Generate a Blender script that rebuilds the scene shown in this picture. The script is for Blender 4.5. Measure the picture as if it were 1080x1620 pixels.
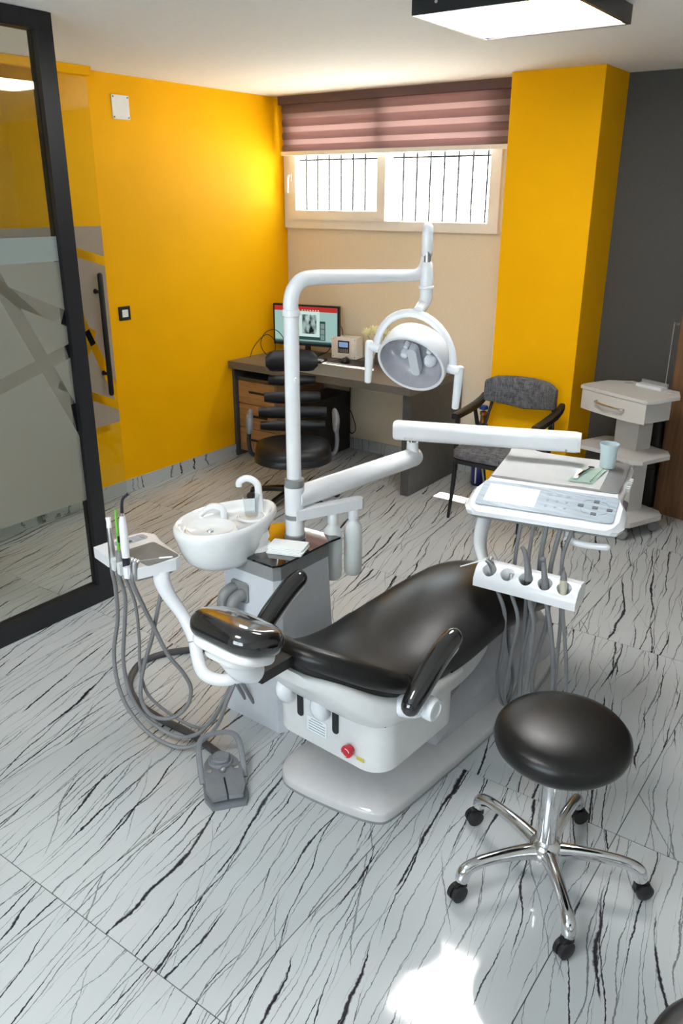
import bpy, bmesh, math, random
from mathutils import Matrix, Vector
R = math.radians
random.seed(7)
for o in list(bpy.data.objects): bpy.data.objects.remove(o)
scene = bpy.context.scene
COL = scene.collection

# ------------------------------------------------------------------ camera
cam_d = bpy.data.cameras.new('camera'); cam = bpy.data.objects.new('camera', cam_d); COL.objects.link(cam)
yaw, pit, rol = .621371, .3696675, .0035729
fw = Vector((-math.sin(yaw)*math.cos(pit), math.cos(yaw)*math.cos(pit), -math.sin(pit)))
rt = Vector((math.cos(yaw), math.sin(yaw), 0)); up = rt.cross(fw)
r2 = rt*math.cos(rol)+up*math.sin(rol); u2 = up*math.cos(rol)-rt*math.sin(rol)
cam.matrix_world = Matrix(((r2.x, u2.x, -fw.x, 0), (r2.y, u2.y, -fw.y, 0), (r2.z, u2.z, -fw.z, 1.895), (0, 0, 0, 1)))
cam_d.sensor_fit = 'HORIZONTAL'; cam_d.sensor_width = 36; cam_d.lens = 1286.26/1080*36
cam_d.clip_start = .05; cam_d.clip_end = 100
scene.camera = cam
# ------------------------------------------------------------------ world, sun, exposure
wd = bpy.data.worlds.new('World'); scene.world = wd; wd.use_nodes = True
bg = wd.node_tree.nodes['Background']; bg.inputs[0].default_value = (.80, .92, 1, 1); bg.inputs[1].default_value = 4.6
sd = bpy.data.lights.new('sun', 'SUN'); sd.energy = 32; sd.angle = R(.6); sd.color = (1, .95, .86)
so = bpy.data.objects.new('sun', sd); COL.objects.link(so); so.location = (-4, 8, 9)
so.rotation_euler = Vector((.18, -.275, -1)).to_track_quat('-Z', 'Y').to_euler()
vs = scene.view_settings
vs.view_transform = 'Standard'; vs.look = 'None'; vs.exposure = 1.32; vs.gamma = 1; vs.use_curve_mapping = False

# ------------------------------------------------------------------ helpers
WM = {}
def T(x=0, y=0, z=0, rz=0, rx=0, ry=0):
    return Matrix.Translation((x, y, z)) @ Matrix.Rotation(rz, 4, 'Z') @ Matrix.Rotation(ry, 4, 'Y') @ Matrix.Rotation(rx, 4, 'X')
def frame(p, zdir, xhint=(1, 0, 0)):
    z = Vector(zdir).normalized(); x = Vector(xhint); x = (x - z*x.dot(z)).normalized(); y = z.cross(x)
    return Matrix(((x.x, y.x, z.x, p[0]), (x.y, y.y, z.y, p[1]), (x.z, y.z, z.z, p[2]), (0, 0, 0, 1)))
def spline(pts, n):
    P = [Vector(p) for p in pts]
    if n <= 1 or len(P) < 3: return P, [i for i in range(len(P))]
    out = []; ts = []
    for i in range(len(P)-1):
        a = P[max(i-1, 0)]; b = P[i]; c = P[i+1]; d = P[min(i+2, len(P)-1)]
        for k in range(n):
            t = k/n
            out.append(.5*((2*b)+(c-a)*t+(2*a-5*b+4*c-d)*t*t+(3*b-a-3*c+d)*t**3)); ts.append(i+t)
    out.append(P[-1]); ts.append(len(P)-1)
    return out, ts
class MB:
    def __init__(s): s.bm = bmesh.new()
    def _add(s, vs_, fs, M=None):
        V = [s.bm.verts.new((M @ Vector(v)) if M else Vector(v)) for v in vs_]
        F = []
        for f in fs:
            try: F.append(s.bm.faces.new([V[i] for i in f]))
            except ValueError: pass
        return V, F
    def _bevel(s, F, w, seg, ang=30):
        E = set(e for f in F for e in f.edges)
        E = [e for e in E if len(e.link_faces) == 2 and e.calc_face_angle(0) > R(ang)]
        if E and w > 0: bmesh.ops.bevel(s.bm, geom=E, offset=w, segments=seg, affect='EDGES', profile=.5, clamp_overlap=True)
    def box(s, c, d, M=None, bevel=0, seg=2):
        x, y, z = d[0]/2, d[1]/2, d[2]/2
        v = [(c[0]+a*x, c[1]+b*y, c[2]+e*z) for a in (-1, 1) for b in (-1, 1) for e in (-1, 1)]
        V, F = s._add(v, [(0, 1, 3, 2), (4, 6, 7, 5), (0, 4, 5, 1), (2, 3, 7, 6), (0, 2, 6, 4), (1, 5, 7, 3)], M)
        if bevel: s._bevel(F, bevel, seg)
        return s
    def b2(s, a, b, M=None, bevel=0, seg=2):
        return s.box([(a[i]+b[i])/2 for i in range(3)], [abs(b[i]-a[i]) for i in range(3)], M, bevel, seg)
    def prism(s, poly, z0, z1, M=None, bevel=0, seg=2, ang=30, top=None):
        n = len(poly); tp = top or poly
        v = [(p[0], p[1], z0) for p in poly]+[(p[0], p[1], z1) for p in tp]
        f = [tuple(range(n))[::-1], tuple(range(n, 2*n))]+[(i, (i+1) % n, n+(i+1) % n, n+i) for i in range(n)]
        V, F = s._add(v, f, M)
        if bevel: s._bevel(F, bevel, seg, ang)
        return s
    def lathe(s, prof, M=None, n=32, sx=1, sy=1, caps=(1, 1)):
        v = []; f = []; m = len(prof)
        for (r, z) in prof:
            for k in range(n):
                a = 2*math.pi*k/n; v.append((r*math.cos(a)*sx, r*math.sin(a)*sy, z))
        for i in range(m-1):
            for k in range(n): f.append((i*n+k, i*n+(k+1) % n, (i+1)*n+(k+1) % n, (i+1)*n+k))
        if caps[0]: f.append(tuple(range(n))[::-1])
        if caps[1]: f.append(tuple((m-1)*n+k for k in range(n)))
        s._add(v, f, M); return s
    def loft(s, rings, cap=True, M=None):
        n = len(rings[0]); v = [p for r_ in rings for p in r_]; f = []
        for i in range(len(rings)-1):
            for k in range(n): f.append((i*n+k, i*n+(k+1) % n, (i+1)*n+(k+1) % n, (i+1)*n+k))
        if cap: f.append(tuple(range(n))[::-1]); f.append(tuple((len(rings)-1)*n+k for k in range(n)))
        s._add(v, f, M); return s
    def tube(s, pts, r, n=10, sub=5, M=None, flat=1.0, closed=False, uphint=None):
        P, ts = spline(pts, sub)
        rr = r if isinstance(r, (list, tuple)) else [r]*len(pts)
        def rad(t):
            i = min(int(t), len(rr)-1); j = min(i+1, len(rr)-1); return rr[i]+(rr[j]-rr[i])*(t-i)
        rings = []; nrm = Vector(uphint) if uphint else None
        for i, p in enumerate(P):
            d = (P[min(i+1, len(P)-1)]-P[max(i-1, 0)])
            d = d.normalized() if d.length > 1e-9 else Vector((0, 0, 1))
            if nrm is None: nrm = Vector((0, 0, 1)) if abs(d.z) < .9 else Vector((1, 0, 0))
            nrm = (nrm-d*nrm.dot(d)).normalized(); b = d.cross(nrm); q = rad(ts[i])
            rings.append([p+nrm*(q*math.cos(2*math.pi*k/n))+b*(q*flat*math.sin(2*math.pi*k/n)) for k in range(n)])
        s.loft(rings, True, M); return s
    def rod(s, pts, r, n=12, sub=5, M=None, flat=1.0, uphint=None):        # tube with rounded ends
        P = [Vector(p) for p in pts]
        r0 = r[0] if isinstance(r, (list, tuple)) else r; r1 = r[-1] if isinstance(r, (list, tuple)) else r
        rr = list(r) if isinstance(r, (list, tuple)) else [r]*len(P)
        d0 = (P[0]-P[1]).normalized(); d1 = (P[-1]-P[-2]).normalized()
        Q, ts = spline(P, sub)
        def rad(t):
            i = min(int(t), len(rr)-1); j = min(i+1, len(rr)-1); return rr[i]+(rr[j]-rr[i])*(t-i)
        R_ = [rad(t) for t in ts]
        pre = [(P[0]+d0*r0*math.sin(a), max(r0*math.cos(a), r0*.02)) for a in (1.57, 1.2, .8, .4)]
        post = [(P[-1]+d1*r1*math.sin(a), max(r1*math.cos(a), r1*.02)) for a in (.4, .8, 1.2, 1.57)]
        allp = [p for p, _ in pre]+Q+[p for p, _ in post]; allr = [q for _, q in pre]+R_+[q for _, q in post]
        return s.tube(allp, allr, n, 1, M, flat, uphint=uphint)
    def ball(s, c, r, M=None, n=20, m=12):
        rx, ry, rz = r if isinstance(r, (list, tuple)) else (r, r, r)
        rings = []
        for i in range(m+1):
            a = -math.pi/2+math.pi*i/m; q = max(math.cos(a), .002)
            rings.append([(c[0]+rx*q*math.cos(2*math.pi*k/n), c[1]+ry*q*math.sin(2*math.pi*k/n), c[2]+rz*math.sin(a)) for k in range(n)])
        return s.loft(rings, True, M)
    def mesh(s, name, M=None, smooth=40):
        if M: bmesh.ops.transform(s.bm, matrix=M, verts=s.bm.verts)
        bmesh.ops.recalc_face_normals(s.bm, faces=s.bm.faces)
        me = bpy.data.meshes.new(name); s.bm.to_mesh(me); s.bm.free()
        if smooth:
            me.polygons.foreach_set('use_smooth', [True]*len(me.polygons)); me.set_sharp_from_angle(angle=R(smooth))
        return me
    def obj(s, name, mat, parent=None, world=False, smooth=40, label=None):
        M = None
        if parent is not None and world: M = WM[parent.name].inverted()
        me = s.mesh(name, M, smooth); me.materials.append(mat)
        return link(name, me, parent, label)
def link(name, me, parent=None, label=None, M=None):
    o = bpy.data.objects.new(name, me); COL.objects.link(o)
    if parent is not None: o.parent = parent
    if M is not None: o.matrix_local = M
    base = WM[parent.name] if parent is not None else Matrix.Identity(4)
    WM[o.name] = base @ (M if M is not None else Matrix.Identity(4))
    if label: o['label'] = label
    return o
def thing(name, label, cat, M=None, group=None):
    o = bpy.data.objects.new(name, None); COL.objects.link(o); M = M or Matrix.Identity(4)
    o.matrix_world = M; WM[o.name] = M.copy(); o.empty_display_size = .1
    return tag(o, label, cat, group)
def tag(o, label, cat, group=None):
    o['label'] = label; o['category'] = cat
    if group: o['group'] = group
    return o
def struct(o): o['kind'] = 'structure'; return o
def cut(o, cutters):
    for c in cutters:
        m = o.modifiers.new('b', 'BOOLEAN'); m.operation = 'DIFFERENCE'; m.object = c; m.solver = 'EXACT'
    dg = bpy.context.evaluated_depsgraph_get(); dg.update()
    me = bpy.data.meshes.new_from_object(o.evaluated_get(dg)); o.modifiers.clear(); o.data = me
    me.polygons.foreach_set('use_smooth', [True]*len(me.polygons)); me.set_sharp_from_angle(angle=R(35))
    for c in cutters: bpy.data.objects.remove(c)
def rrect(w, h, r, n=5, cx=0, cy=0):
    pts = []
    for (sx, sy, a0) in ((1, 1, 0), (-1, 1, 90), (-1, -1, 180), (1, -1, 270)):
        for k in range(n+1):
            a = R(a0+90*k/n); pts.append((cx+sx*(w/2-r)+r*math.cos(a), cy+sy*(h/2-r)+r*math.sin(a)))
    return pts

# ------------------------------------------------------------------ materials
def nodes(name):
    m = bpy.data.materials.new(name); m.use_nodes = True
    return m, m.node_tree.nodes, m.node_tree.links, m.node_tree.nodes['Principled BSDF']
def pm(name, col, rough=.4, metal=0, coat=0, spec=.5, var=.04, scale=30, bump=0, bscale=200, aniso=None, emit=None, estr=0, trans=0, ior=1.45, sss=0):
    m, N, L, b = nodes(name)
    tc = N.new('ShaderNodeTexCoord'); nz = N.new('ShaderNodeTexNoise'); nz.inputs['Scale'].default_value = scale; nz.inputs['Detail'].default_value = 3
    mp = N.new('ShaderNodeMapping'); L.new(tc.outputs['Object'], mp.inputs[0]); L.new(mp.outputs[0], nz.inputs[0])
    if aniso: mp.inputs['Scale'].default_value = aniso
    rp = N.new('ShaderNodeValToRGB'); L.new(nz.outputs[0], rp.inputs[0])
    c0 = [max(0, c*(1-var*2)) for c in col]; c1 = [min(1, c*(1+var*2)) for c in col]
    rp.color_ramp.elements[0].color = (*c0, 1); rp.color_ramp.elements[1].color = (*c1, 1)
    rp.color_ramp.elements[0].position = .25; rp.color_ramp.elements[1].position = .75
    L.new(rp.outputs[0], b.inputs['Base Color'])
    b.inputs['Roughness'].default_value = rough; b.inputs['Metallic'].default_value = metal
    b.inputs['Coat Weight'].default_value = coat; b.inputs['Coat Roughness'].default_value = .04
    b.inputs['Specular IOR Level'].default_value = spec; b.inputs['Transmission Weight'].default_value = trans; b.inputs['IOR'].default_value = ior
    if sss: b.inputs['Subsurface Weight'].default_value = sss; b.inputs['Subsurface Radius'].default_value = (.01, .01, .01)
    if emit: b.inputs['Emission Color'].default_value = (*emit, 1); b.inputs['Emission Strength'].default_value = estr
    if bump:
        n2 = N.new('ShaderNodeTexNoise'); n2.inputs['Scale'].default_value = bscale; n2.inputs['Detail'].default_value = 4; L.new(mp.outputs[0], n2.inputs[0])
        bp = N.new('ShaderNodeBump'); bp.inputs['Strength'].default_value = bump; bp.inputs['Distance'].default_value = .002
        L.new(n2.outputs[0], bp.inputs['Height']); L.new(bp.outputs[0], b.inputs['Normal'])
    return m
def sh_math(N, L, op, a, b=None, clamp=False):
    n = N.new('ShaderNodeMath'); n.operation = op; n.use_clamp = clamp
    for i, v in enumerate((a, b)):
        if v is None: continue
        if isinstance(v, (int, float)): n.inputs[i].default_value = v
        else: L.new(v, n.inputs[i])
    return n.outputs[0]
def marble(name):
    m, N, L, b = nodes(name)
    tc = N.new('ShaderNodeTexCoord'); oi = N.new('ShaderNodeObjectInfo')
    rot = N.new('ShaderNodeMapping'); rot.inputs['Rotation'].default_value = (0, 0, R(-11)); L.new(tc.outputs['Object'], rot.inputs[0])
    off = N.new('ShaderNodeCombineXYZ'); k = sh_math(N, L, 'MULTIPLY', oi.outputs['Random'], 61.0); k2 = sh_math(N, L, 'MULTIPLY', oi.outputs['Random'], 23.0)
    L.new(k, off.inputs[0]); L.new(k2, off.inputs[1])
    ad = N.new('ShaderNodeVectorMath'); ad.operation = 'ADD'; L.new(rot.outputs[0], ad.inputs[0]); L.new(off.outputs[0], ad.inputs[1])
    P = ad.outputs[0]
    def noise(scale, det=3, vec=P, st=None):
        if st:
            q = N.new('ShaderNodeMapping'); q.inputs['Scale'].default_value = st; L.new(vec, q.inputs[0]); vec = q.outputs[0]
        n = N.new('ShaderNodeTexNoise'); n.inputs['Scale'].default_value = scale; n.inputs['Detail'].default_value = det; L.new(vec, n.inputs[0]); return n.outputs[0]
    sp = N.new('ShaderNodeSeparateXYZ'); L.new(P, sp.inputs[0])
    d1 = sh_math(N, L, 'MULTIPLY', sh_math(N, L, 'SUBTRACT', noise(2.6, 2, P, (1, .5, 1)), .5), .11)
    d2 = sh_math(N, L, 'MULTIPLY', sh_math(N, L, 'SUBTRACT', noise(14, 4, P, (1, .55, 1)), .5), .016)
    d3 = sh_math(N, L, 'MULTIPLY', sh_math(N, L, 'SUBTRACT', noise(75, 3), .5), .007)
    U = sh_math(N, L, 'ADD', sh_math(N, L, 'ADD', sp.outputs[0], d1), sh_math(N, L, 'ADD', d2, d3))
    def veins(scale, stretch, width, maskscale, lo, hi, seed):
        c = N.new('ShaderNodeCombineXYZ'); L.new(sh_math(N, L, 'ADD', U, seed), c.inputs[0]); L.new(sh_math(N, L, 'MULTIPLY', sp.outputs[1], stretch), c.inputs[1])
        v = N.new('ShaderNodeTexVoronoi'); v.voronoi_dimensions = '2D'; v.feature = 'DISTANCE_TO_EDGE'; v.inputs['Scale'].default_value = scale; L.new(c.outputs[0], v.inputs['Vector'])
        c2 = N.new('ShaderNodeCombineXYZ'); L.new(sh_math(N, L, 'ADD', U, seed*3), c2.inputs[0]); L.new(sh_math(N, L, 'MULTIPLY', sp.outputs[1], .3), c2.inputs[1])
        mk = N.new('ShaderNodeMapRange'); mk.inputs['From Min'].default_value = lo; mk.inputs['From Max'].default_value = hi; L.new(noise(maskscale, 3, c2.outputs[0]), mk.inputs[0])
        w = sh_math(N, L, 'MULTIPLY', mk.outputs[0], width); w = sh_math(N, L, 'MAXIMUM', w, .0005)
        rgh = sh_math(N, L, 'ADD', sh_math(N, L, 'MULTIPLY', noise(60, 3), 1.3), .35)
        q = sh_math(N, L, 'DIVIDE', v.outputs['Distance'], sh_math(N, L, 'MULTIPLY', w, rgh))
        mr = N.new('ShaderNodeMapRange'); mr.inputs['From Min'].default_value = .55; mr.inputs['From Max'].default_value = 1.15; mr.inputs['To Min'].default_value = 1; mr.inputs['To Max'].default_value = 0
        L.new(q, mr.inputs[0])
        fade = sh_math(N, L, 'MULTIPLY', mk.outputs[0], 3, True)
        return sh_math(N, L, 'MULTIPLY', mr.outputs[0], fade, True)
    def lines(freq, tilt, wob, width, mlo, mhi, seed):
        v_ = sp.outputs[1]; u_ = sh_math(N, L, 'ADD', U, sh_math(N, L, 'MULTIPLY', v_, tilt))
        c = N.new('ShaderNodeCombineXYZ'); L.new(sh_math(N, L, 'ADD', u_, seed), c.inputs[0]); L.new(sh_math(N, L, 'MULTIPLY', v_, .35), c.inputs[1])
        ph = sh_math(N, L, 'ADD', sh_math(N, L, 'MULTIPLY', u_, freq), sh_math(N, L, 'MULTIPLY', noise(3.2, 3, c.outputs[0]), wob))
        dd = sh_math(N, L, 'ABSOLUTE', sh_math(N, L, 'SUBTRACT', sh_math(N, L, 'FRACT', ph), .5))
        c2 = N.new('ShaderNodeCombineXYZ'); L.new(sh_math(N, L, 'ADD', u_, seed*3+1), c2.inputs[0]); L.new(sh_math(N, L, 'MULTIPLY', v_, .28), c2.inputs[1])
        mk = N.new('ShaderNodeMapRange'); mk.inputs['From Min'].default_value = mlo; mk.inputs['From Max'].default_value = mhi; L.new(noise(6.5, 3, c2.outputs[0]), mk.inputs[0])
        rg = sh_math(N, L, 'ADD', sh_math(N, L, 'MULTIPLY', noise(45, 4), 1.8), .1)
        w = sh_math(N, L, 'MAXIMUM', sh_math(N, L, 'MULTIPLY', sh_math(N, L, 'MULTIPLY', mk.outputs[0], width), rg), .0004)
        mr = N.new('ShaderNodeMapRange'); mr.inputs['From Min'].default_value = .5; mr.inputs['From Max'].default_value = 1.2; mr.inputs['To Min'].default_value = 1; mr.inputs['To Max'].default_value = 0
        L.new(sh_math(N, L, 'DIVIDE', dd, w), mr.inputs[0])
        return sh_math(N, L, 'MULTIPLY', mr.outputs[0], sh_math(N, L, 'MULTIPLY', mk.outputs[0], 3.5, True), True)
    A = lines(6.0, .04, 1.0, .060, .47, .74, 0.0)
    B = lines(11.0, -.05, 1.8, .055, .44, .72, 5.3)
    B = sh_math(N, L, 'MAXIMUM', B, lines(9.0, .10, 1.5, .034, .44, .66, 23.1))
    C = sh_math(N, L, 'MULTIPLY', sh_math(N, L, 'MAXIMUM', lines(19.0, .02, 3.0, .040, .40, .64, 11.7), lines(15.0, -.10, 2.5, .030, .42, .62, 31.3)), .7)
    D_ = sh_math(N, L, 'MULTIPLY', lines(3.5, .42, .5, .010, .50, .62, 17.9), .6)
    tot = sh_math(N, L, 'MAXIMUM', sh_math(N, L, 'MAXIMUM', A, B), sh_math(N, L, 'MAXIMUM', C, D_))
    cl = N.new('ShaderNodeMapRange'); cl.inputs['From Min'].default_value = .3; cl.inputs['From Max'].default_value = .8; L.new(noise(1.4, 2), cl.inputs[0])
    base = N.new('ShaderNodeMix'); base.data_type = 'RGBA'; base.inputs['A'].default_value = (.53, .55, .555, 1); base.inputs['B'].default_value = (.46, .485, .50, 1); L.new(cl.outputs[0], base.inputs['Factor'])
    mx = N.new('ShaderNodeMix'); mx.data_type = 'RGBA'; L.new(tot, mx.inputs['Factor']); L.new(base.outputs['Result'], mx.inputs['A']); mx.inputs['B'].default_value = (.025, .022, .03, 1)
    L.new(mx.outputs['Result'], b.inputs['Base Color'])
    b.inputs['Roughness'].default_value = .07; b.inputs['Specular IOR Level'].default_value = .5
    return m
def wood(name, c0, c1, axis=(1, 1, 1), rough=.45, scale=3):
    m, N, L, b = nodes(name)
    tc = N.new('ShaderNodeTexCoord'); mp = N.new('ShaderNodeMapping'); mp.inputs['Scale'].default_value = axis; L.new(tc.outputs['Object'], mp.inputs[0])
    nz = N.new('ShaderNodeTexNoise'); nz.inputs['Scale'].default_value = scale; nz.inputs['Detail'].default_value = 8; nz.inputs['Roughness'].default_value = .65; nz.inputs['Distortion'].default_value = .6; L.new(mp.outputs[0], nz.inputs[0])
    rp = N.new('ShaderNodeValToRGB'); rp.color_ramp.elements[0].color = (*c0, 1); rp.color_ramp.elements[1].color = (*c1, 1); rp.color_ramp.elements[0].position = .3; rp.color_ramp.elements[1].position = .7
    L.new(nz.outputs[0], rp.inputs[0]); L.new(rp.outputs[0], b.inputs['Base Color']); b.inputs['Roughness'].default_value = rough
    return m
def glass(name, tint=(.93, .97, .95), refl=1.0, rough=0.0):
    m, N, L, b = nodes(name); N.remove(b); out = N['Material Output']
    t = N.new('ShaderNodeBsdfTransparent'); t.inputs[0].default_value = (*tint, 1)
    g = N.new('ShaderNodeBsdfGlossy'); g.inputs['Roughness'].default_value = rough
    lw = N.new('ShaderNodeLayerWeight'); lw.inputs[0].default_value = .5
    nz = N.new('ShaderNodeTexNoise'); nz.inputs['Scale'].default_value = 4
    f = sh_math(N, L, 'ADD', sh_math(N, L, 'MULTIPLY', sh_math(N, L, 'POWER', lw.outputs['Facing'], 4.0), .75*refl), .035*refl)
    f = sh_math(N, L, 'MULTIPLY', f, sh_math(N, L, 'ADD', sh_math(N, L, 'MULTIPLY', nz.outputs[0], .04), .98))
    mx = N.new('ShaderNodeMixShader'); L.new(f, mx.inputs[0]); L.new(t.outputs[0], mx.inputs[1]); L.new(g.outputs[0], mx.inputs[2]); L.new(mx.outputs[0], out.inputs[0])
    return m
def film(name, col, opac, stripes, blacks=(), clear=1.0):
    """frosted film printed with clear / black stripes given as (y0,z0,y1,z1,halfwidth)"""
    m, N, L, b = nodes(name); N.remove(b); out = N['Material Output']
    tc = N.new('ShaderNodeTexCoord'); sp = N.new('ShaderNodeSeparateXYZ'); L.new(tc.outputs['Object'], sp.inputs[0])
    def mask(lst):
        acc = None
        for (y0, z0, y1, z1, hw) in lst:
            d = math.hypot(y1-y0, z1-z0); ux, uz = (y1-y0)/d, (z1-z0)/d
            yy = sh_math(N, L, 'SUBTRACT', sp.outputs[1], y0); zz = sh_math(N, L, 'SUBTRACT', sp.outputs[2], z0)
            dist = sh_math(N, L, 'ABSOLUTE', sh_math(N, L, 'SUBTRACT', sh_math(N, L, 'MULTIPLY', yy, uz), sh_math(N, L, 'MULTIPLY', zz, ux)))
            tt = sh_math(N, L, 'ADD', sh_math(N, L, 'MULTIPLY', yy, ux), sh_math(N, L, 'MULTIPLY', zz, uz))
            k = sh_math(N, L, 'LESS_THAN', dist, hw); k = sh_math(N, L, 'MULTIPLY', k, sh_math(N, L, 'GREATER_THAN', tt, 0)); k = sh_math(N, L, 'MULTIPLY', k, sh_math(N, L, 'LESS_THAN', tt, d))
            acc = k if acc is None else sh_math(N, L, 'MAXIMUM', acc, k)
        return acc
    df = N.new('ShaderNodeBsdfDiffuse'); df.inputs[0].default_value = (*col, 1); tl = N.new('ShaderNodeBsdfTranslucent'); tl.inputs[0].default_value = (*col, 1)
    tr = N.new('ShaderNodeBsdfTransparent'); m1 = N.new('ShaderNodeMixShader'); m1.inputs[0].default_value = .45; L.new(df.outputs[0], m1.inputs[1]); L.new(tl.outputs[0], m1.inputs[2])
    m2 = N.new('ShaderNodeMixShader'); L.new(tr.outputs[0], m2.inputs[1]); L.new(m1.outputs[0], m2.inputs[2])
    s_ = mask(stripes) if stripes else None
    if s_ is not None: L.new(sh_math(N, L, 'MULTIPLY', sh_math(N, L, 'SUBTRACT', 1, sh_math(N, L, 'MULTIPLY', s_, clear)), opac), m2.inputs[0])
    else: m2.inputs[0].default_value = opac
    last = m2.outputs[0]
    if blacks:
        bk = N.new('ShaderNodeBsdfDiffuse'); bk.inputs[0].default_value = (.01, .01, .012, 1); m3 = N.new('ShaderNodeMixShader')
        L.new(mask(blacks), m3.inputs[0]); L.new(last, m3.inputs[1]); L.new(bk.outputs[0], m3.inputs[2]); last = m3.outputs[0]
    L.new(last, out.inputs[0]); return m
def cloth(name, c0, c1):
    m, N, L, b = nodes(name); tc = N.new('ShaderNodeTexCoord'); acc = None
    for sc in ((900, 60, 60), (60, 60, 900), (60, 900, 60)):
        mp = N.new('ShaderNodeMapping'); mp.inputs['Scale'].default_value = sc; L.new(tc.outputs['Object'], mp.inputs[0])
        n = N.new('ShaderNodeTexNoise'); n.inputs['Scale'].default_value = .45; n.inputs['Detail'].default_value = 2; L.new(mp.outputs[0], n.inputs[0])
        acc = n.outputs[0] if acc is None else sh_math(N, L, 'ADD', acc, n.outputs[0])
    rp = N.new('ShaderNodeValToRGB'); rp.color_ramp.elements[0].position = .38; rp.color_ramp.elements[1].position = .62
    rp.color_ramp.elements[0].color = (*c0, 1); rp.color_ramp.elements[1].color = (*c1, 1)
    L.new(sh_math(N, L, 'DIVIDE', acc, 3.0), rp.inputs[0]); L.new(rp.outputs[0], b.inputs['Base Color']); b.inputs['Roughness'].default_value = .9
    return m
def emis(name, col, s):
    m, N, L, b = nodes(name); N.remove(b); e = N.new('ShaderNodeEmission'); nz = N.new('ShaderNodeTexNoise'); nz.inputs['Scale'].default_value = 25
    rp = N.new('ShaderNodeValToRGB'); L.new(nz.outputs[0], rp.inputs[0]); rp.color_ramp.elements[0].color = (*[c*.97 for c in col], 1); rp.color_ramp.elements[1].color = (*col, 1)
    L.new(rp.outputs[0], e.inputs[0]); e.inputs[1].default_value = s; L.new(e.outputs[0], N['Material Output'].inputs[0]); return m
def blindmat(name, col, tl):
    m, N, L, b = nodes(name); N.remove(b)
    tc = N.new('ShaderNodeTexCoord'); mp = N.new('ShaderNodeMapping'); mp.inputs['Scale'].default_value = (300, 300, 900); L.new(tc.outputs['Object'], mp.inputs[0])
    nz = N.new('ShaderNodeTexNoise'); nz.inputs['Scale'].default_value = 1; L.new(mp.outputs[0], nz.inputs[0])
    rp = N.new('ShaderNodeValToRGB'); L.new(nz.outputs[0], rp.inputs[0]); rp.color_ramp.elements[0].color = (*[c*.85 for c in col], 1); rp.color_ramp.elements[1].color = (*col, 1)
    d = N.new('ShaderNodeBsdfDiffuse'); t = N.new('ShaderNodeBsdfTranslucent'); L.new(rp.outputs[0], d.inputs[0]); L.new(rp.outputs[0], t.inputs[0])
    mx = N.new('ShaderNodeMixShader'); mx.inputs[0].default_value = tl; L.new(d.outputs[0], mx.inputs[1]); L.new(t.outputs[0], mx.inputs[2]); L.new(mx.outputs[0], N['Material Output'].inputs[0]); return m

M_MARBLE = marble('veined_marble')
M_GROUT = pm('grout', (.10, .095, .09), .8)
M_YEL = pm('yellow_paint', (.97, .475, .0015), .55, spec=.10, var=.015, scale=3, bump=.15, bscale=90)
M_CREAM = pm('cream_wallpaper', (.80, .69, .52), .6, var=.03, scale=60, aniso=(1, 1, 4), bump=.3, bscale=120)
M_DGREY = pm('dark_grey_wallpaper', (.068, .063, .057), .6, var=.10, scale=220, aniso=(3, 1, .6), bump=.4, bscale=250)
M_CEIL = pm('ceiling_paint', (.86, .85, .83), .8, var=.01)
M_WALLW = pm('white_wall_paint', (.72, .72, .70), .7, var=.015)
M_WALNUT = wood('walnut_veneer', (.115, .058, .030), (.24, .125, .062), (14, 14, .8), .4)
M_OAK = wood('oak_drawer_veneer', (.27, .135, .055), (.47, .26, .11), (1, 1, 9), .45, 5)
M_BLKMET = pm('black_coated_metal', (.012, .013, .016), .38)
M_BLK = pm('black_plastic', (.014, .014, .016), .45)
M_BLKFAB = pm('black_leatherette', (.010, .010, .012), .42, bump=.25, bscale=350)
M_LEATHER = pm('black_vinyl', (.009, .0085, .0085), .31, spec=.42, bump=.12, bscale=500)
M_WRAP = pm('black_vinyl_in_clear_wrap', (.010, .010, .011), .12, coat=1, spec=.6, bump=.35, bscale=26)
M_WHITE = pm('white_gloss_plastic', (.80, .81, .83), .22, coat=.3, var=.01)
M_WARMW = pm('warm_white_plastic', (.74, .73, .72), .3, coat=.2, var=.015)
M_PORC = pm('white_porcelain', (.84, .85, .85), .08, coat=.6, var=.008)
M_BASE = pm('light_grey_gloss_plastic', (.60, .58, .58), .14, coat=.5, var=.015)
M_LGREY = pm('cool_grey_plastic', (.62, .64, .68), .3, coat=.2, var=.015)
M_MGREY = pm('mid_grey_plastic', (.25, .25, .25), .35, coat=.15)
M_HOSE = pm('grey_hose_rubber', (.20, .20, .21), .42)
M_HOSED = pm('dark_corrugated_hose', (.065, .060, .062), .5, bump=.4, bscale=300)
M_PEDAL = pm('slate_grey_plastic', (.19, .20, .22), .42, bump=.1)
M_CHROME = pm('chrome', (.72, .72, .73), .09, 1, var=.02)
M_STEEL = pm('brushed_steel', (.55, .55, .55), .3, 1, var=.04)
M_GLOSSBLK = pm('black_glass_top', (.012, .012, .013), .05, coat=1)
M_DESK = pm('grey_brown_laminate', (.135, .120, .100), .35, var=.10, scale=40, aniso=(1, 6, 6))
M_DESKSIDE = pm('anthracite_laminate', (.075, .072, .068), .35, var=.06)
M_GREYCLOTH = cloth('grey_tweed', (.035, .036, .042), (.20, .20, .215))
M_ARMGREY = pm('grey_arm_pad', (.15, .155, .175), .5)
M_BLUE = pm('blue_enamel', (.010, .018, .14), .3, coat=.3)
M_BRASS = pm('brass', (.60, .30, .12), .3, 1)
M_BLUEV = pm('blue_valve', (.01, .06, .30), .4)
M_PAPER = pm('white_paper', (.88, .89, .89), .8, var=.01)
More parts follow.
